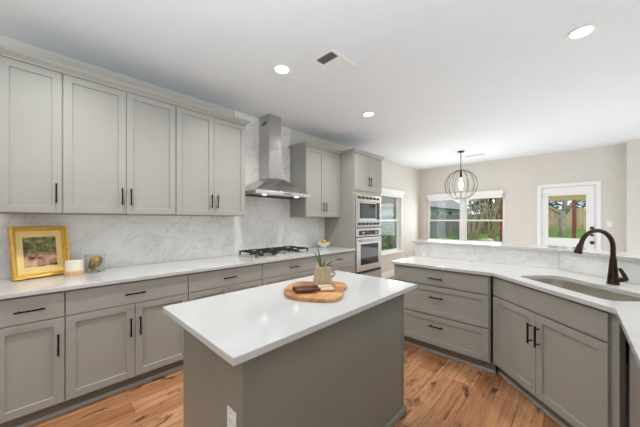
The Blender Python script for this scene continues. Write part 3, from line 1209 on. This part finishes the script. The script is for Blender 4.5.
# diagonal sink cabinet: front line x + y = 2.268 for the carcass
sf = 2.268
L0, L1 = -3.285, -1.962          # x - y along the face
sw = (L1 - L0) / math.sqrt(2)
sc = thing('sink_cabinet', 'grey corner sink cabinet with two doors under the faucet', 'cabinet', ((sf + L0) / 2, (sf - L0) / 2, 0), RD)
bm = bm_new()
# face panel and sides only: the basin hangs inside
add_box(bm, 0, sw, 0, 0.02, 0.10, 0.882)
add_box(bm, 0.0, 0.018, 0.02, 0.30, 0.10, 0.60)
add_box(bm, sw - 0.018, sw, 0.02, 0.30, 0.10, 0.60)
add_box(bm, 0.018, sw - 0.018, 0.02, 0.30, 0.10, 0.12)
obj('body', bm, 'cab', sc)
bm = bm_new(); add_box(bm, -0.03, sw + 0.012, 0.055, 0.3, 0, 0.10)
tk = obj('toe_kick', bm, 'toe', sc)
bm = bm_new(); add_prism(bm, [(0.055, 0.0), (0.055, 0.02), (0.049, 0.018), (0.042, 0.010), (0.040, 0.0)], -0.02, sw + 0.01, mp=lambda u, v, w_: (w_, u, v))
obj('shoe_molding', bm, 'cab', tk)
d = obj('false_drawer', shaker_bm(0.004, sw - 0.012, 0.712, 0.868, 0.0), 'cab', sc, bevel=0.0012)
add_door(sc, 0.002, 0.457, 0.108, 0.700, 'r', 0.55)
add_door(sc, 0.457, sw - 0.010, 0.108, 0.700, 'l', 0.55)
bm = bm_new()
add_box(bm, sw + 0.001, sw + 0.03, -0.004, 0.03, 0.10, 0.882)
obj('filler_strip', bm, 'cab', sc)

# right run: dishwasher and a base cabinet nearer the viewpoint
dw = thing('dishwasher', 'stainless dishwasher right of the corner sink cabinet', 'dishwasher', (0.195, 1.985, 0), -PI / 2)
bm = bm_new(); add_box(bm, 0.0, 0.598, 0.03, 0.60, 0.10, 0.878)
obj('body', bm, 'iron', dw)
bm = bm_new(); add_box(bm, 0.003, 0.595, 0.0, 0.03, 0.115, 0.872, bevel=0.004)
dd = obj('door', bm, 'steel_h', dw)
bm = bm_new(); add_box(bm, 0.03, 0.568, -0.002, 0.01, 0.79, 0.825, bevel=0.003)
obj('pocket_handle', bm, 'iron', dd)
bm = bm_new(); add_box(bm, 0.0, 0.598, 0.06, 0.6, 0.0, 0.10)
obj('toe_kick', bm, 'iron', dw)
rc = thing('base_cabinet', 'grey two door base cabinet beyond the dishwasher at the right edge', 'cabinet', (0.205, 1.384, 0), -PI / 2)
rw = 1.384 - YE - 0.01
bm = bm_new(); add_box(bm, 0, rw, 0, 0.64, 0.10, 0.882)
obj('body', bm, 'cab', rc)
toe(rc, rw, 0.64)
add_drawer(rc, 0.008, rw - 0.008, ZD0, ZD1, 0.785)
add_door(rc, 0.008, rw / 2, DB, DT, 'r', 0.52)
add_door(rc, rw / 2, rw - 0.008, DB, DT, 'l', 0.52)

# ------------------------------------------------------------------ ceiling fittings
def downlight(x, y, label):
    t = thing('recessed_light', label, 'ceiling light', (x, y, CZ), 0, 'recessed ceiling lights')
    bm = bm_new()
    add_lathe(bm, [(0.062, -0.001), (0.085, -0.001), (0.088, -0.005), (0.080, -0.010), (0.066, -0.008), (0.062, -0.001)], 36)
    obj('trim_ring', bm, 'white', t, smooth=True)
    bm = bm_new()
    add_lathe(bm, [(0, -0.002), (0.063, -0.002), (0.063, -0.006), (0, -0.007)], 36)
    obj('lens', bm, 'lens', t)
    ld = bpy.data.lights.new('lamp_light', 'AREA')
    ld.shape = 'DISK'
    ld.size = 0.12
    ld.energy = DOWNLIGHT_W
    ld.spread = math.radians(140)
    ld.color = (1.0, 0.985, 0.96)
    lo = bpy.data.objects.new('lamp_light', ld)
    COL.objects.link(lo)
    lo.parent = t
    lo.location = (0, 0, -0.012)
    return t


downlight(-2.02, 1.58, 'round recessed ceiling light nearest the left wall cabinets')
downlight(-2.02, 3.06, 'round recessed ceiling light in front of the oven tower')
downlight(0.04, 2.86, 'round recessed ceiling light above the sink corner, at upper right')
for x, y in ((-2.02, 0.1),):
    downlight(x, y, 'round recessed ceiling light over the near end of the kitchen, outside the view')


def ceiling_vent(x, y, sx, sy, rotz, label):
    t = thing('ceiling_vent', label, 'air vent', (x, y, CZ), rotz, None)
    a, b = sx / 2, sy / 2
    bm = bm_new()
    add_prism(bm, [(-a, -b), (a, -b), (a, b), (-a, b)], -0.012, -0.001, holes=[[(-a + 0.028, -b + 0.028), (a - 0.028, -b + 0.028), (a - 0.028, b - 0.028), (-a + 0.028, b - 0.028)]])
    obj('frame', bm, 'white', t, bevel=0.003)
    bm = bm_new(); add_box(bm, -a + 0.02, a - 0.02, -b + 0.02, b - 0.02, -0.003, -0.001)
    obj('duct', bm, 'ventdark', t)
    n = max(4, int((sy - 0.06) / 0.022))
    for i in range(n):
        yy = -b + 0.032 + (sy - 0.064) * (i + 0.5) / n
        s = 1 if i < n * 0.33 else -1
        bm = bm_new()
        add_box(bm, -a + 0.026, a - 0.026, -0.010, 0.010, -0.0008, 0.0008, mtx=Matrix.Translation((0, yy, -0.010)) @ Matrix.Rotation(math.radians(38 * s), 4, 'X'))
        obj('louver', bm, 'white', t)
    return t


ceiling_vent(-1.585, 1.84, 0.24, 0.34, 0, 'white louvered ceiling vent between the recessed lights over the kitchen')
ceiling_vent(-1.60, 6.66, 0.40, 0.16, 0, 'white ceiling vent far back beside the pendant lamp')

# pendant
pd = thing('pendant_lamp', 'black wire globe pendant lamp hanging over the breakfast nook', 'pendant lamp', (-1.715, 6.06, CZ))
bm = bm_new(); add_lathe(bm, [(0, -0.001), (0.065, -0.001), (0.065, -0.018), (0.055, -0.024), (0, -0.024)], 28)
obj('ceiling_canopy', bm, 'black', pd, smooth=True)
bm = bm_new(); add_cyl(bm, (0, 0, -0.02), (0, 0, -0.50), 0.008, None, 12)
obj('rod', bm, 'black', pd)
bm = bm_new(); add_cyl(bm, (0, 0, -0.42), (0, 0, -0.56), 0.02, 0.022, 16)
obj('socket', bm, 'black', pd)
bm = bm_new(); add_lathe(bm, [(0, -0.555), (0.018, -0.557), (0.022, -0.60), (0.036, -0.66), (0.040, -0.72), (0.030, -0.78), (0.012, -0.81), (0, -0.812)], 20)
obj('bulb', bm, 'bulb', pd, smooth='all')
pr, pcz = 0.308, -0.705
a0, a1 = math.radians(5), math.radians(158)
for k in range(14):
    an = 2 * PI * k / 14
    bm = bm_new()
    pts = []
    for i in range(19):
        th = a0 + (a1 - a0) * i / 18
        pts.append((pr * math.sin(th) * math.cos(an), pr * math.sin(th) * math.sin(an), pcz + pr * math.cos(th)))
    add_tube(bm, pts, 0.0036, 6)
    obj('cage_rib', bm, 'black', pd, smooth=True)
bm = bm_new()
rr = pr * math.sin(a1)
zz = pcz + pr * math.cos(a1)
add_tube(bm, [(rr * math.cos(2 * PI * i / 32), rr * math.sin(2 * PI * i / 32), zz) for i in range(33)], 0.0045, 6)
obj('cage_ring', bm, 'black', pd, smooth=True)
bm = bm_new(); add_cyl(bm, (0, 0, pcz + pr - 0.012), (0, 0, pcz + pr + 0.006), 0.034, 0.022, 20)
obj('cage_cap', bm, 'black', pd)
ld = bpy.data.lights.new('bulb_light', 'POINT')
ld.energy = 8
ld.shadow_soft_size = 0.04
ld.color = (1, 0.9, 0.75)
lo = bpy.data.objects.new('bulb_light', ld)
COL.objects.link(lo)
lo.parent = pd
lo.location = (0, 0, -0.87)

# roller blinds
def blind(label, loc, rotz, w):
    t = thing('roller_blind', label, 'window blind', loc, rotz, None)
    bm = bm_new(); add_box(bm, -w / 2, w / 2, -0.075, -0.001, 0.0, 0.095, bevel=0.012)
    obj('cassette', bm, 'white', t)
    bm = bm_new(); add_box(bm, -w / 2 + 0.03, w / 2 - 0.03, -0.045, -0.043, -0.06, 0.01)
    obj('fabric', bm, 'white', t)
    bm = bm_new(); add_box(bm, -w / 2 + 0.03, w / 2 - 0.03, -0.052, -0.036, -0.085, -0.06, bevel=0.004)
    obj('bottom_bar', bm, 'white', t)
    return t


blind('white rolled up blind across the wide window on the far wall', (mx, WB, 1.995), 0, 1.81)
blind('white rolled up blind above the window on the left wall', (WX, oy, 2.03), R90, 1.30)

# ------------------------------------------------------------------ things on the counters
CTZ = 0.914
# picture frame
fa = Vector((-3.04, -0.168)); fb = Vector((-3.165, 0.150))
fw = (fb - fa).length
ang = math.atan2((fb - fa).y, (fb - fa).x)
fmid = (fa + fb) / 2
pf = thing('picture_frame', 'gold picture frame with a cream mat leaning on the marble backsplash', 'picture frame', (fmid.x, fmid.y, CTZ), ang)
lean = Matrix.Rotation(math.radians(-9), 4, 'X')
FH = 0.408


def ring_profile(bm, w, h, prof, mtx):
    """mitred picture-frame moulding: prof of (inset, y)"""
    rings = []
    for ins, y in prof:
        rings.append([bm.verts.new(mtx @ Vector((sx * (w / 2 - ins), y, ins if sz == 0 else h - ins))) for sx, sz in ((-1, 0), (1, 0), (1, 1), (-1, 1))])
    for a, b in zip(rings, rings[1:] + rings[:1]):
        for i in range(4):
            j = (i + 1) % 4
            bm.faces.new((a[i], a[j], b[j], b[i]))


bm = bm_new()
ring_profile(bm, fw, FH, [(0, 0), (0, -0.040), (0.006, -0.046), (0.014, -0.043), (0.022, -0.028), (0.026, -0.026), (0.03, -0.015), (0.034, -0.010), (0.034, 0)], lean)
obj('frame', bm, 'gold', pf)
bm = bm_new(); add_box(bm, -fw / 2 + 0.03, fw / 2 - 0.03, -0.008, -0.004, 0.03, FH - 0.03, mtx=lean)
obj('mat', bm, 'mat', pf)
bm = bm_new(); add_box(bm, -fw / 2 + 0.072, fw / 2 - 0.072, -0.0092, -0.0078, 0.085, FH - 0.085, mtx=lean)
obj('picture', bm, 'picture', pf)
bm = bm_new(); add_box(bm, -fw / 2 + 0.012, fw / 2 - 0.012, -0.003, 0.0, 0.012, FH - 0.012, mtx=lean)
obj('backing', bm, 'walnut', pf)

# candle
cd = thing('candle', 'cream pillar candle in a pale wood base beside the gold frame', 'candle', (-3.02, 0.178, CTZ))
cd.scale = (1.1, 1.1, 1.1)
bm = bm_new(); add_lathe(bm, [(0, 0), (0.056, 0), (0.058, 0.004), (0.058, 0.034), (0.055, 0.037), (0, 0.037)], 36)
obj('base', bm, 'peach', cd, smooth=True)
bm = bm_new(); add_lathe(bm, [(0, 0.037), (0.053, 0.037), (0.053, 0.107), (0.049, 0.111), (0.02, 0.110), (0, 0.109)], 36)
obj('wax', bm, 'cream', cd, smooth=True)
bm = bm_new(); add_cyl(bm, (0, 0, 0.107), (0.002, 0.001, 0.121), 0.0012, None, 6)
obj('wick', bm, 'black', cd)

# glass cup with a gold ornament inside
gp = (-3.085, 0.318)
gc = thing('glass_cup', 'clear glass cup with two curled lugs right of the candle', 'glass', (*gp, CTZ))
gc.scale = (1.16, 1.16, 1.16)
bm = bm_new()
add_lathe(bm, [(0, 0), (0.048, 0), (0.052, 0.004), (0.056, 0.05), (0.06, 0.10), (0.066, 0.135), (0.0635, 0.1355), (0.0575, 0.10), (0.0535, 0.05), (0.049, 0.010), (0, 0.009)], 40)
obj('bowl', bm, 'glass', gc, smooth=True)
for s in (-1, 1):
    bm = bm_new()
    pts = [(0, s * (0.0615 + 0.016 * math.sin(i / 8 * PI)), 0.094 + 0.03 * i / 8) for i in range(9)]
    add_tube(bm, pts, 0.0035, 8)
    obj('lug', bm, 'glass', gc, smooth=True)
go = thing('gold_shell', 'ribbed antique gold shell ornament standing inside the glass cup', 'ornament', (*gp, CTZ + 0.0116))
go.scale = (1.3, 1.3, 1.3)
bm = bm_new()
seg, rows = 40, 16
rings = []
rot = Matrix.Translation((0, 0.002, 0.058)) @ Matrix.Rotation(math.radians(-38), 4, 'X')
for i in range(1, rows):
    t = i / rows
    r = 0.036 * math.sin(PI * t) ** 0.8 * (0.55 + 0.6 * t)
    z = -0.056 + 0.105 * t
    rings.append([bm.verts.new(rot @ Vector((r * 0.75 * (1 + 0.12 * math.cos(10 * 2 * PI * k / seg)) * math.cos(2 * PI * k / seg), r * (1 + 0.12 * math.cos(10 * 2 * PI * k / seg)) * math.sin(2 * PI * k / seg), z))) for k in range(seg)])
for a, b in zip(rings[:-1], rings[1:]):
    for k in range(seg):
        bm.faces.new((a[k], a[(k + 1) % seg], b[(k + 1) % seg], b[k]))
bm.faces.new(rings[0][::-1]); bm.faces.new(rings[-1])
obj('shell', bm, 'oldgold', go, smooth='all')
bm = bm_new(); add_lathe(bm, [(0, 0), (0.026, 0), (0.024, 0.005), (0.008, 0.009), (0.006, 0.03), (0, 0.031)], 20)
obj('stand', bm, 'oldgold', go, smooth=True)

# fruit bowl and lemons
bp = (-3.02, 3.24)
fbw = thing('fruit_bowl', 'white ceramic bowl with small side handles holding lemons', 'bowl', (*bp, CTZ))
bm = bm_new()
add_lathe(bm, [(0, 0), (0.05, 0), (0.052, 0.008), (0.075, 0.025), (0.095, 0.055), (0.10, 0.075), (0.112, 0.080), (0.112, 0.083), (0.096, 0.080), (0.09, 0.056), (0.07, 0.03), (0.045, 0.014), (0, 0.012)], 36)
obj('bowl', bm, 'ceramic', fbw, smooth=True)
for s in (-1, 1):
    bm = bm_new()
    add_tube(bm, [(-0.02, s * 0.106, 0.080), (-0.018, s * 0.128, 0.081), (0.0, s * 0.136, 0.081), (0.018, s * 0.128, 0.081), (0.02, s * 0.106, 0.080)], 0.005, 8)
    obj('handle', bm, 'ceramic', fbw, smooth=True)


def lemon(x, y, z, rx, rz, label):
    o_bm = bm_new()
    prof = [(0, -0.044), (0.006, -0.041), (0.012, -0.036), (0.022, -0.028), (0.029, -0.014), (0.031, 0.0), (0.029, 0.014), (0.022, 0.028), (0.012, 0.036), (0.007, 0.040), (0, 0.042)]
    add_lathe(o_bm, prof, 24)
    bmesh.ops.rotate(o_bm, verts=o_bm.verts[:], cent=(0, 0, 0), matrix=Matrix.Rotation(rz, 3, 'Z') @ Matrix.Rotation(rx, 3, 'X'))
    o = obj('lemon', o_bm, 'lemon', smooth='all')
    o.location = (x, y, z)
    tag(o, label, 'lemon', 'lemons in the white bowl')


lemon(bp[0] + 0.036, bp[1] - 0.028, CTZ + 0.062, PI / 2, 0.5, 'yellow lemon at the near left in the white bowl')
lemon(bp[0] + 0.03, bp[1] + 0.042, CTZ + 0.063, PI / 2, 1.6, 'yellow lemon at the right in the white bowl')
lemon(bp[0] - 0.038, bp[1] + 0.0, CTZ + 0.064, PI / 2, 0.1, 'yellow lemon at the back of the white bowl against the backsplash')
lemon(bp[0] + 0.004, bp[1] + 0.008, CTZ + 0.105, PI / 2, 2.3, 'yellow lemon topmost in the pile in the white bowl')


# island still life: pixel outline turned once into plan coordinates (metres)
board = [(-1.259, 1.000), (-1.330, 1.055), (-1.385, 1.120), (-1.415, 1.200), (-1.408, 1.270), (-1.360, 1.320), (-1.290, 1.375), (-1.245, 1.425),
         (-1.195, 1.455), (-1.140, 1.450), (-1.098, 1.410), (-1.080, 1.360), (-1.062, 1.320), (-1.020, 1.265), (-0.975, 1.210), (-0.955, 1.145),
         (-0.972, 1.090), (-1.020, 1.050), (-1.075, 1.020), (-1.135, 0.990), (-1.200, 0.978)]


def smooth_loop(pts, n=2):
    for _ in range(n):
        out = []
        for i in range(len(pts)):
            a, b = Vector(pts[i]), Vector(pts[(i + 1) % len(pts)])
            out += [tuple(a * 0.75 + b * 0.25), tuple(a * 0.25 + b * 0.75)]
        pts = out
    return pts


bm = bm_new()
add_prism(bm, smooth_loop(board), CTZ + 0.0002, CTZ + 0.022)
tag(obj('cutting_board', bm, 'board', bevel=0.004), 'wavy edged acacia wood cutting board on the island', 'cutting board')
BZ = CTZ + 0.022

jp = (-1.236, 1.315)
jug = thing('stoneware_mug', 'beige woven texture mug with small handle on the cutting board', 'mug', (*jp, BZ))
jug.scale = (1.1, 1.1, 1.12)
bm = bm_new()
prof = [(0, 0), (0.056, 0)]
for i in range(13):
    t = i / 12
    prof.append((0.060 - 0.018 * t + 0.0024 * (i % 2), 0.004 + 0.108 * t))
prof += [(0.041, 0.113), (0.039, 0.10), (0.042, 0.02), (0, 0.015)]
add_lathe(bm, prof, 40)
obj('body', bm, 'stone', jug, smooth='all')
bm = bm_new()
hv = Vector((0.45, 0.89, 0)).normalized()
pts = [hv * (0.046 + 0.036 * math.sin(i / 10 * PI)) + Vector((0, 0, 0.035 + 0.045 * i / 10)) for i in range(11)]
add_tube(bm, pts, 0.006, 10)
obj('handle', bm, 'stone', jug, smooth=True)

pl = thing('aloe_plant', 'small green plant with upright pointed leaves in the woven mug', 'plant', (*jp, BZ + 0.0172))
pl.scale = (1.1, 1.1, 1.12)
bm = bm_new(); add_lathe(bm, [(0, 0), (0.038, 0), (0.036, 0.080), (0, 0.083)], 24)
obj('soil', bm, 'soil', pl)
for az, tilt, ln, wd in ((200, 20, 0.125, 0.013), (235, 8, 0.155, 0.014), (60, 40, 0.085, 0.012), (20, 48, 0.07, 0.010), (120, 30, 0.06, 0.012), (300, 36, 0.06, 0.012), (340, 14, 0.075, 0.012)):
    bm = bm_new()
    d = Vector((math.cos(math.radians(az)), math.sin(math.radians(az)), 0))
    pts, rad = [], []
    for i in range(8):
        t = i / 7
        a = math.radians(tilt) * (0.6 + 0.7 * t)
        pts.append(d * (0.008 + ln * t * math.sin(a)) + Vector((0, 0, 0.070 + ln * t * math.cos(a))))
        rad.append(wd * 0.62 * (1 - t) ** 0.7 * (0.75 + 0.6 * t) + 0.0006)
    add_tube(bm, pts, rad, 8)
    obj('leaf', bm, 'leaf', pl, smooth='all')


def serving_knife(p0, p1, z, label):
    """broad dark blade at p0, pale handle at p1"""
    p0, p1 = Vector(p0), Vector(p1)
    v = p1 - p0
    t = thing('cheese_knife', label, 'serving utensil', (p0.x, p0.y, z), math.atan2(v.y, v.x), 'serving utensils on the cutting board')
    ln = v.length
    ln *= 0.95
    bl = ln * 0.5
    out = []
    n = 18
    for i in range(n + 1):
        s = i / n
        out.append((bl * s, 0.024 * math.sin(PI * min(1, s * 0.84 + 0.10)) ** 0.6 + 0.001))
    loop = out + [(x, -y) for x, y in reversed(out)]
    bm = bm_new(); add_prism(bm, loop, 0.0003, 0.024)
    obj('blade', bm, 'walnut', t, bevel=0.009)
    bm = bm_new()
    add_tube(bm, [(bl - 0.012, 0, 0.014), (bl + ln * 0.06, 0, 0.014), (bl + ln * 0.14, 0, 0.014)], [0.0085, 0.0095, 0.0100], 14)
    obj('ferrule', bm, 'walnut', t, smooth=True)
    bm = bm_new()
    add_tube(bm, [(bl + ln * 0.135, 0, 0.014), (bl + ln * 0.2, 0, 0.0125), (ln * 0.97, 0, 0.0112), (ln, 0, 0.0112)], [0.0098, 0.0105, 0.0107, 0.009], 14)
    obj('handle', bm, 'bone', t, smooth=True)
    return t


serving_knife((-1.262, 1.068), (-1.118, 1.292), BZ, 'dark wood serving knife with pale handle nearest the woven mug')
serving_knife((-1.205, 1.040), (-1.060, 1.250), BZ, 'dark wood serving knife with pale handle nearest the front edge of the board')

# ------------------------------------------------------------------ outdoors
bm = bm_new()
gx0, gx1 = -30, 30
rows = [(7.9, -0.14), (14, -0.10), (22, 0.05), (32, 0.35), (45, 0.8)]
vs = [[bm.verts.new((x, y, z)) for x in (gx0, -12, -3.5, 3, 12, gx1)] for y, z in rows]
for a, b in zip(vs[:-1], vs[1:]):
    for i in range(5):
        bm.faces.new((a[i], a[i + 1], b[i + 1], b[i]))
side = [bm.verts.new(p) for p in ((-30, -4, -0.14), (-3.6, -4, -0.14), (-3.6, 7.9, -0.14), (-30, 7.9, -0.14))]
bm.faces.new(side)
g = obj('lawn', bm, 'grass')
tag(g, 'green back garden lawn rising toward the fence', 'lawn', kind='structure')

bm = bm_new(); add_box(bm, -4.5, 3.0, 7.9, 13.1, -0.3, -0.03)
tag(obj('patio', bm, 'conc'), 'pale concrete patio slab outside the glazed door', 'patio', kind='structure')


def fence(label, p0, p1, z0, z1, hgt, mat, n):
    p0, p1 = Vector(p0), Vector(p1)
    t = thing('fence', label, 'fence', (p0.x, p0.y, z0))
    v = p1 - p0
    nrm = Vector((-v.y, v.x)).normalized()
    bm = bm_new()
    for i in range(n):
        a, b = i / n, (i + 0.94) / n
        zl = (z1 - z0) * (i / n)
        j = random.uniform(-0.02, 0.02)
        pts = [v * a, v * b]
        lo = [bm.verts.new((p.x + nrm.x * o, p.y + nrm.y * o, zl)) for p, o in ((pts[0], 0), (pts[1], 0), (pts[1], 0.02), (pts[0], 0.02))]
        hi = [bm.verts.new((q_.co.x, q_.co.y, zl + hgt + j)) for q_ in lo]
        for k in range(4):
            bm.faces.new((lo[k], lo[(k + 1) % 4], hi[(k + 1) % 4], hi[k]))
        bm.faces.new(hi)
    obj('boards', bm, mat, t)
    bm = bm_new()
    for zz in (0.3, hgt - 0.3):
        lo = [bm.verts.new((p.x + nrm.x * o, p.y + nrm.y * o, q0 + zz)) for p, o, q0 in ((v * 0, 0.02, 0), (v, 0.02, z1 - z0), (v, 0.06, z1 - z0), (v * 0, 0.06, 0))]
        hi = [bm.verts.new(q_.co + Vector((0, 0, 0.09))) for q_ in lo]
        for k in range(4):
            bm.faces.new((lo[k], lo[(k + 1) % 4], hi[(k + 1) % 4], hi[k]))
        bm.faces.new(hi); bm.faces.new(lo[::-1])
    obj('rail', bm, mat, t)
    return t


fence('weathered grey board fence along the left side of the garden', (-7.2, 4.0), (-7.2, 36.0), -0.14, 0.45, 1.62, 'fence_grey', 210)
fence('tan cedar fence across the far end of the garden', (-7.2, 36.0), (14.0, 36.0), 0.45, 0.45, 2.1, 'fence_tan', 150)


def leaf_cloud(bm, c, r, n, size, sz=1.0):
    c = Vector(c)
    for _ in range(n):
        while True:
            p = Vector((random.uniform(-1, 1), random.uniform(-1, 1), random.uniform(-1, 1)))
            if p.length < 1:
                break
        p = c + Vector((p.x * r, p.y * r, p.z * r * sz))
        m = Matrix.Rotation(random.uniform(0, 6.28), 4, 'Z') @ Matrix.Rotation(random.uniform(0, 3), 4, 'X')
        s = size * random.uniform(0.6, 1.2)
        q_ = [bm.verts.new(p + m @ Vector(o)) for o in ((-s, 0, 0), (0, -s * 0.5, 0.1 * s), (s, 0, 0), (0, s * 0.5, 0.1 * s))]
        bm.faces.new(q_)


def tree(name, label, x, y, z, stems, crowns, bark, leaf, n=500, size=0.14):
    t = thing(name, label, 'tree', (x, y, z))
    bm = bm_new()
    for pts, rad in stems:
        add_tube(bm, pts, rad, 9)
    obj('trunk', bm, bark, t, smooth='all')
    if crowns:
        bm = bm_new()
        for c, r in crowns:
            leaf_cloud(bm, c, r, n, size, 0.8)
        obj('crown', bm, leaf, t)
    return t


# gnarled tree seen through the door glass
tree('oak_tree', 'broad grey trunked tree seen through the back door glass', -0.66, 27.0, 0.15,
     [([(0, 0, -0.1), (0.05, 0, 0.5), (-0.05, 0, 1.2), (0.1, 0, 1.9)], [0.30, 0.18, 0.16, 0.20]),
      ([(0.05, 0, 1.7), (-0.7, 0.1, 2.2), (-1.7, 0.2, 2.7), (-2.6, 0, 3.6)], [0.15, 0.12, 0.09, 0.05]),
      ([(0.1, 0, 1.7), (0.6, 0, 2.5), (1.5, -0.2, 3.0), (3.0, 0, 3.3)], [0.15, 0.12, 0.09, 0.05]),
      ([(0.1, 0, 1.8), (0.2, 0.2, 2.8), (-0.2, 0.3, 4.0), (0.1, 0.3, 5.4)], [0.15, 0.12, 0.09, 0.05])],
     [((-2, 0, 4.6), 1.6), ((0.2, 0, 5.4), 1.8), ((2.4, 0, 4.6), 1.7)], 'bark', 'foliage_dark', 350, 0.16)
# slender multi-stem trees seen through the far window
for i, (x, y, lean_) in enumerate(((-4.6, 18.0, 0.1), (-5.45, 22.6, -0.15), (-3.95, 20.3, 0.12), (-5.85, 27.2, 0.1), (-4.4, 24.9, -0.1))):
    z = 0.1
    st = []
    for k in range(6):
        a = lean_ * 0.6 + (k - 2.5) * 0.07
        st.append(([(0.05 * k - 0.08, 0, -0.1), (0.06 * k + a * 0.8 + random.uniform(-.08, .08), 0.1 * k, 1.0), (0.1 * k + a * 2.2 + random.uniform(-.16, .16), 0.1, 2.4), (0.1 * k + a * 3.2, 0.2, 4.4)], [0.055, 0.036, 0.03, 0.018]))
    lab = ['slender stemmed tree nearest the far window, just right of its mullion', 'slender stemmed tree second from the window mullion, behind the nearest one', 'slender stemmed tree right of the nearest one, in the middle of the right sash',
           'slender stemmed tree farthest back, in front of the dry brown shrubs', 'slender stemmed tree nearest the red brown patio post'][i]
    t = tree('garden_tree', lab, x, y, z, st, [((lean_ * 3, 0, 4.6), 0.8)], 'palebark', 'foliage', 160, 0.13)
    t['group'] = 'slender trees in the garden'
# shrubs


def shrub(label, x, y, z, r, mat, n=700, size=0.12, sz=0.9):
    bm = bm_new()
    leaf_cloud(bm, (0, 0, r * sz), r, n, size, sz)
    s = thing('shrub', label, 'shrub', (x, y, z))
    obj('foliage', bm, mat, s)
    bm = bm_new(); add_tube(bm, [(0, 0, -0.05), (0.03, 0, r * 0.8), (0, 0.05, r * 1.4)], [0.06, 0.05, 0.02], 8)
    obj('stem', bm, 'darkbark', s)


shrub('tall green shrub behind the right edge of the far window', -5.1, 31.0, 0.3, 1.5, 'foliage', 1100, 0.14, 1.1)
shrub('dark green shrub at the far fence, right of the tall one', -3.0, 34.5, 0.4, 1.1, 'foliage_dark', 800, 0.13, 1.1)
shrub('dry brown shrub at the far fence behind the slender trees', -6.0, 34.5, 0.4, 1.05, 'drybrush', 900, 0.13, 1.0)
shrub('dry brown shrub right of the other one, below the tall green shrub', -4.1, 27.9, 0.2, 0.7, 'drybrush', 500, 0.11, 0.9)
shrub('low green shrub just outside the far window by its mullion', -2.62, 9.3, -0.03, 0.42, 'foliage', 260, 0.07, 1.15)
shrub('bushy green shrub outside the left wall window', -5.9, 10.6, -0.14, 0.7, 'foliage', 420, 0.09, 1.2)
for x, y, r, lab in ((-8.6, 44.5, 2.9, 'dense tree beyond the far fence, leftmost seen through the far window'), (-3.4, 41.5, 3.0, 'dense tree beyond the far fence behind the green shrub'),
                     (3.0, 42.0, 3.0, 'dense tree beyond the far fence behind the back door'), (8.8, 41.0, 3.0, 'dense tree beyond the far fence at its right end')):
    t = tree('dense_tree', lab, x, y, 0.6, [([(0, 0, -0.2), (0.1, 0, 1.5), (0, 0.1, 4.0)], [0.25, 0.2, 0.1])], [((0, 0, 3.0), r), ((0.3, 0, 4.6), r * 0.7)], 'darkbark', 'foliage_dark', 1500, 0.24)
    t['group'] = 'trees beyond the far fence'
# stones at the tree line
for i, (x, y, s) in enumerate(((-3.85, 19.0, 0.36), (-4.25, 19.6, 0.26))):
    bm = bm_new()
    bmesh.ops.create_icosphere(bm, subdivisions=3, radius=1)
    for v in bm.verts:
        n_ = 1 + 0.12 * math.sin(v.co.x * 5 + i) + 0.1 * math.cos(v.co.y * 6)
        v.co = Vector((v.co.x * s * n_, v.co.y * s * 0.7 * n_, v.co.z * s * 0.42 * n_))
    o = obj('garden_stone', bm, 'rock', smooth='all')
    o.location = (x, y, 0.0 + s * 0.3)
    tag(o, ['large pale garden stone on the lawn below the slender trees', 'smaller pale garden stone left of the large one'][i], 'stone')

# patio cover
for i, (x, lab) in enumerate(((-2.11, 'stained red brown patio post at the right edge of the far window'), (0.0, 'stained red brown patio post seen through the door glass'))):
    o = box_obj('patio_post', (-0.055, 0.055, -0.055, 0.055, 0, 2.10), 'redpost', bevel=0.006)
    o.location = (x, 12.8, -0.03)
    tag(o, lab, 'post', 'patio posts')
bm = bm_new(); add_box(bm, -1.15, 3.2, 12.70, 12.90, 2.07, 2.36, bevel=0.005)
tag(obj('patio_beam', bm, 'beam'), 'tan beam across the patio posts', 'beam')
# brick pier of the house outside the left window
bm = bm_new(); add_box(bm, -4.27, -3.8, 7.95, 8.35, -0.14, 2.9)
tag(obj('brick_pier', bm, 'brick'), 'red brick pier outside the window on the left wall', 'pier')
# neighbour's house over the side fence
nh = thing('neighbor_house', 'neighboring house with grey roof and white wall above the grey fence', 'house', (-14, 30, 0))
bm = bm_new(); add_box(bm, -4, 3.5, -6, 8, 0, 2.8)
obj('wall', bm, 'siding', nh)
bm = bm_new()
add_prism(bm, [(-5, 2.65), (4.4, 2.65), (-0.3, 5.6)], -7, 9, mp=lambda u, v, w: (u, w, v))
obj('roof', bm, 'roof', nh)
for y in (-4.5, -1.0, 2.5):
    bm = bm_new(); add_box(bm, 3.49, 3.54, y, y + 1.0, 1.4, 2.4)
    obj('window', bm, 'darkglass', nh)
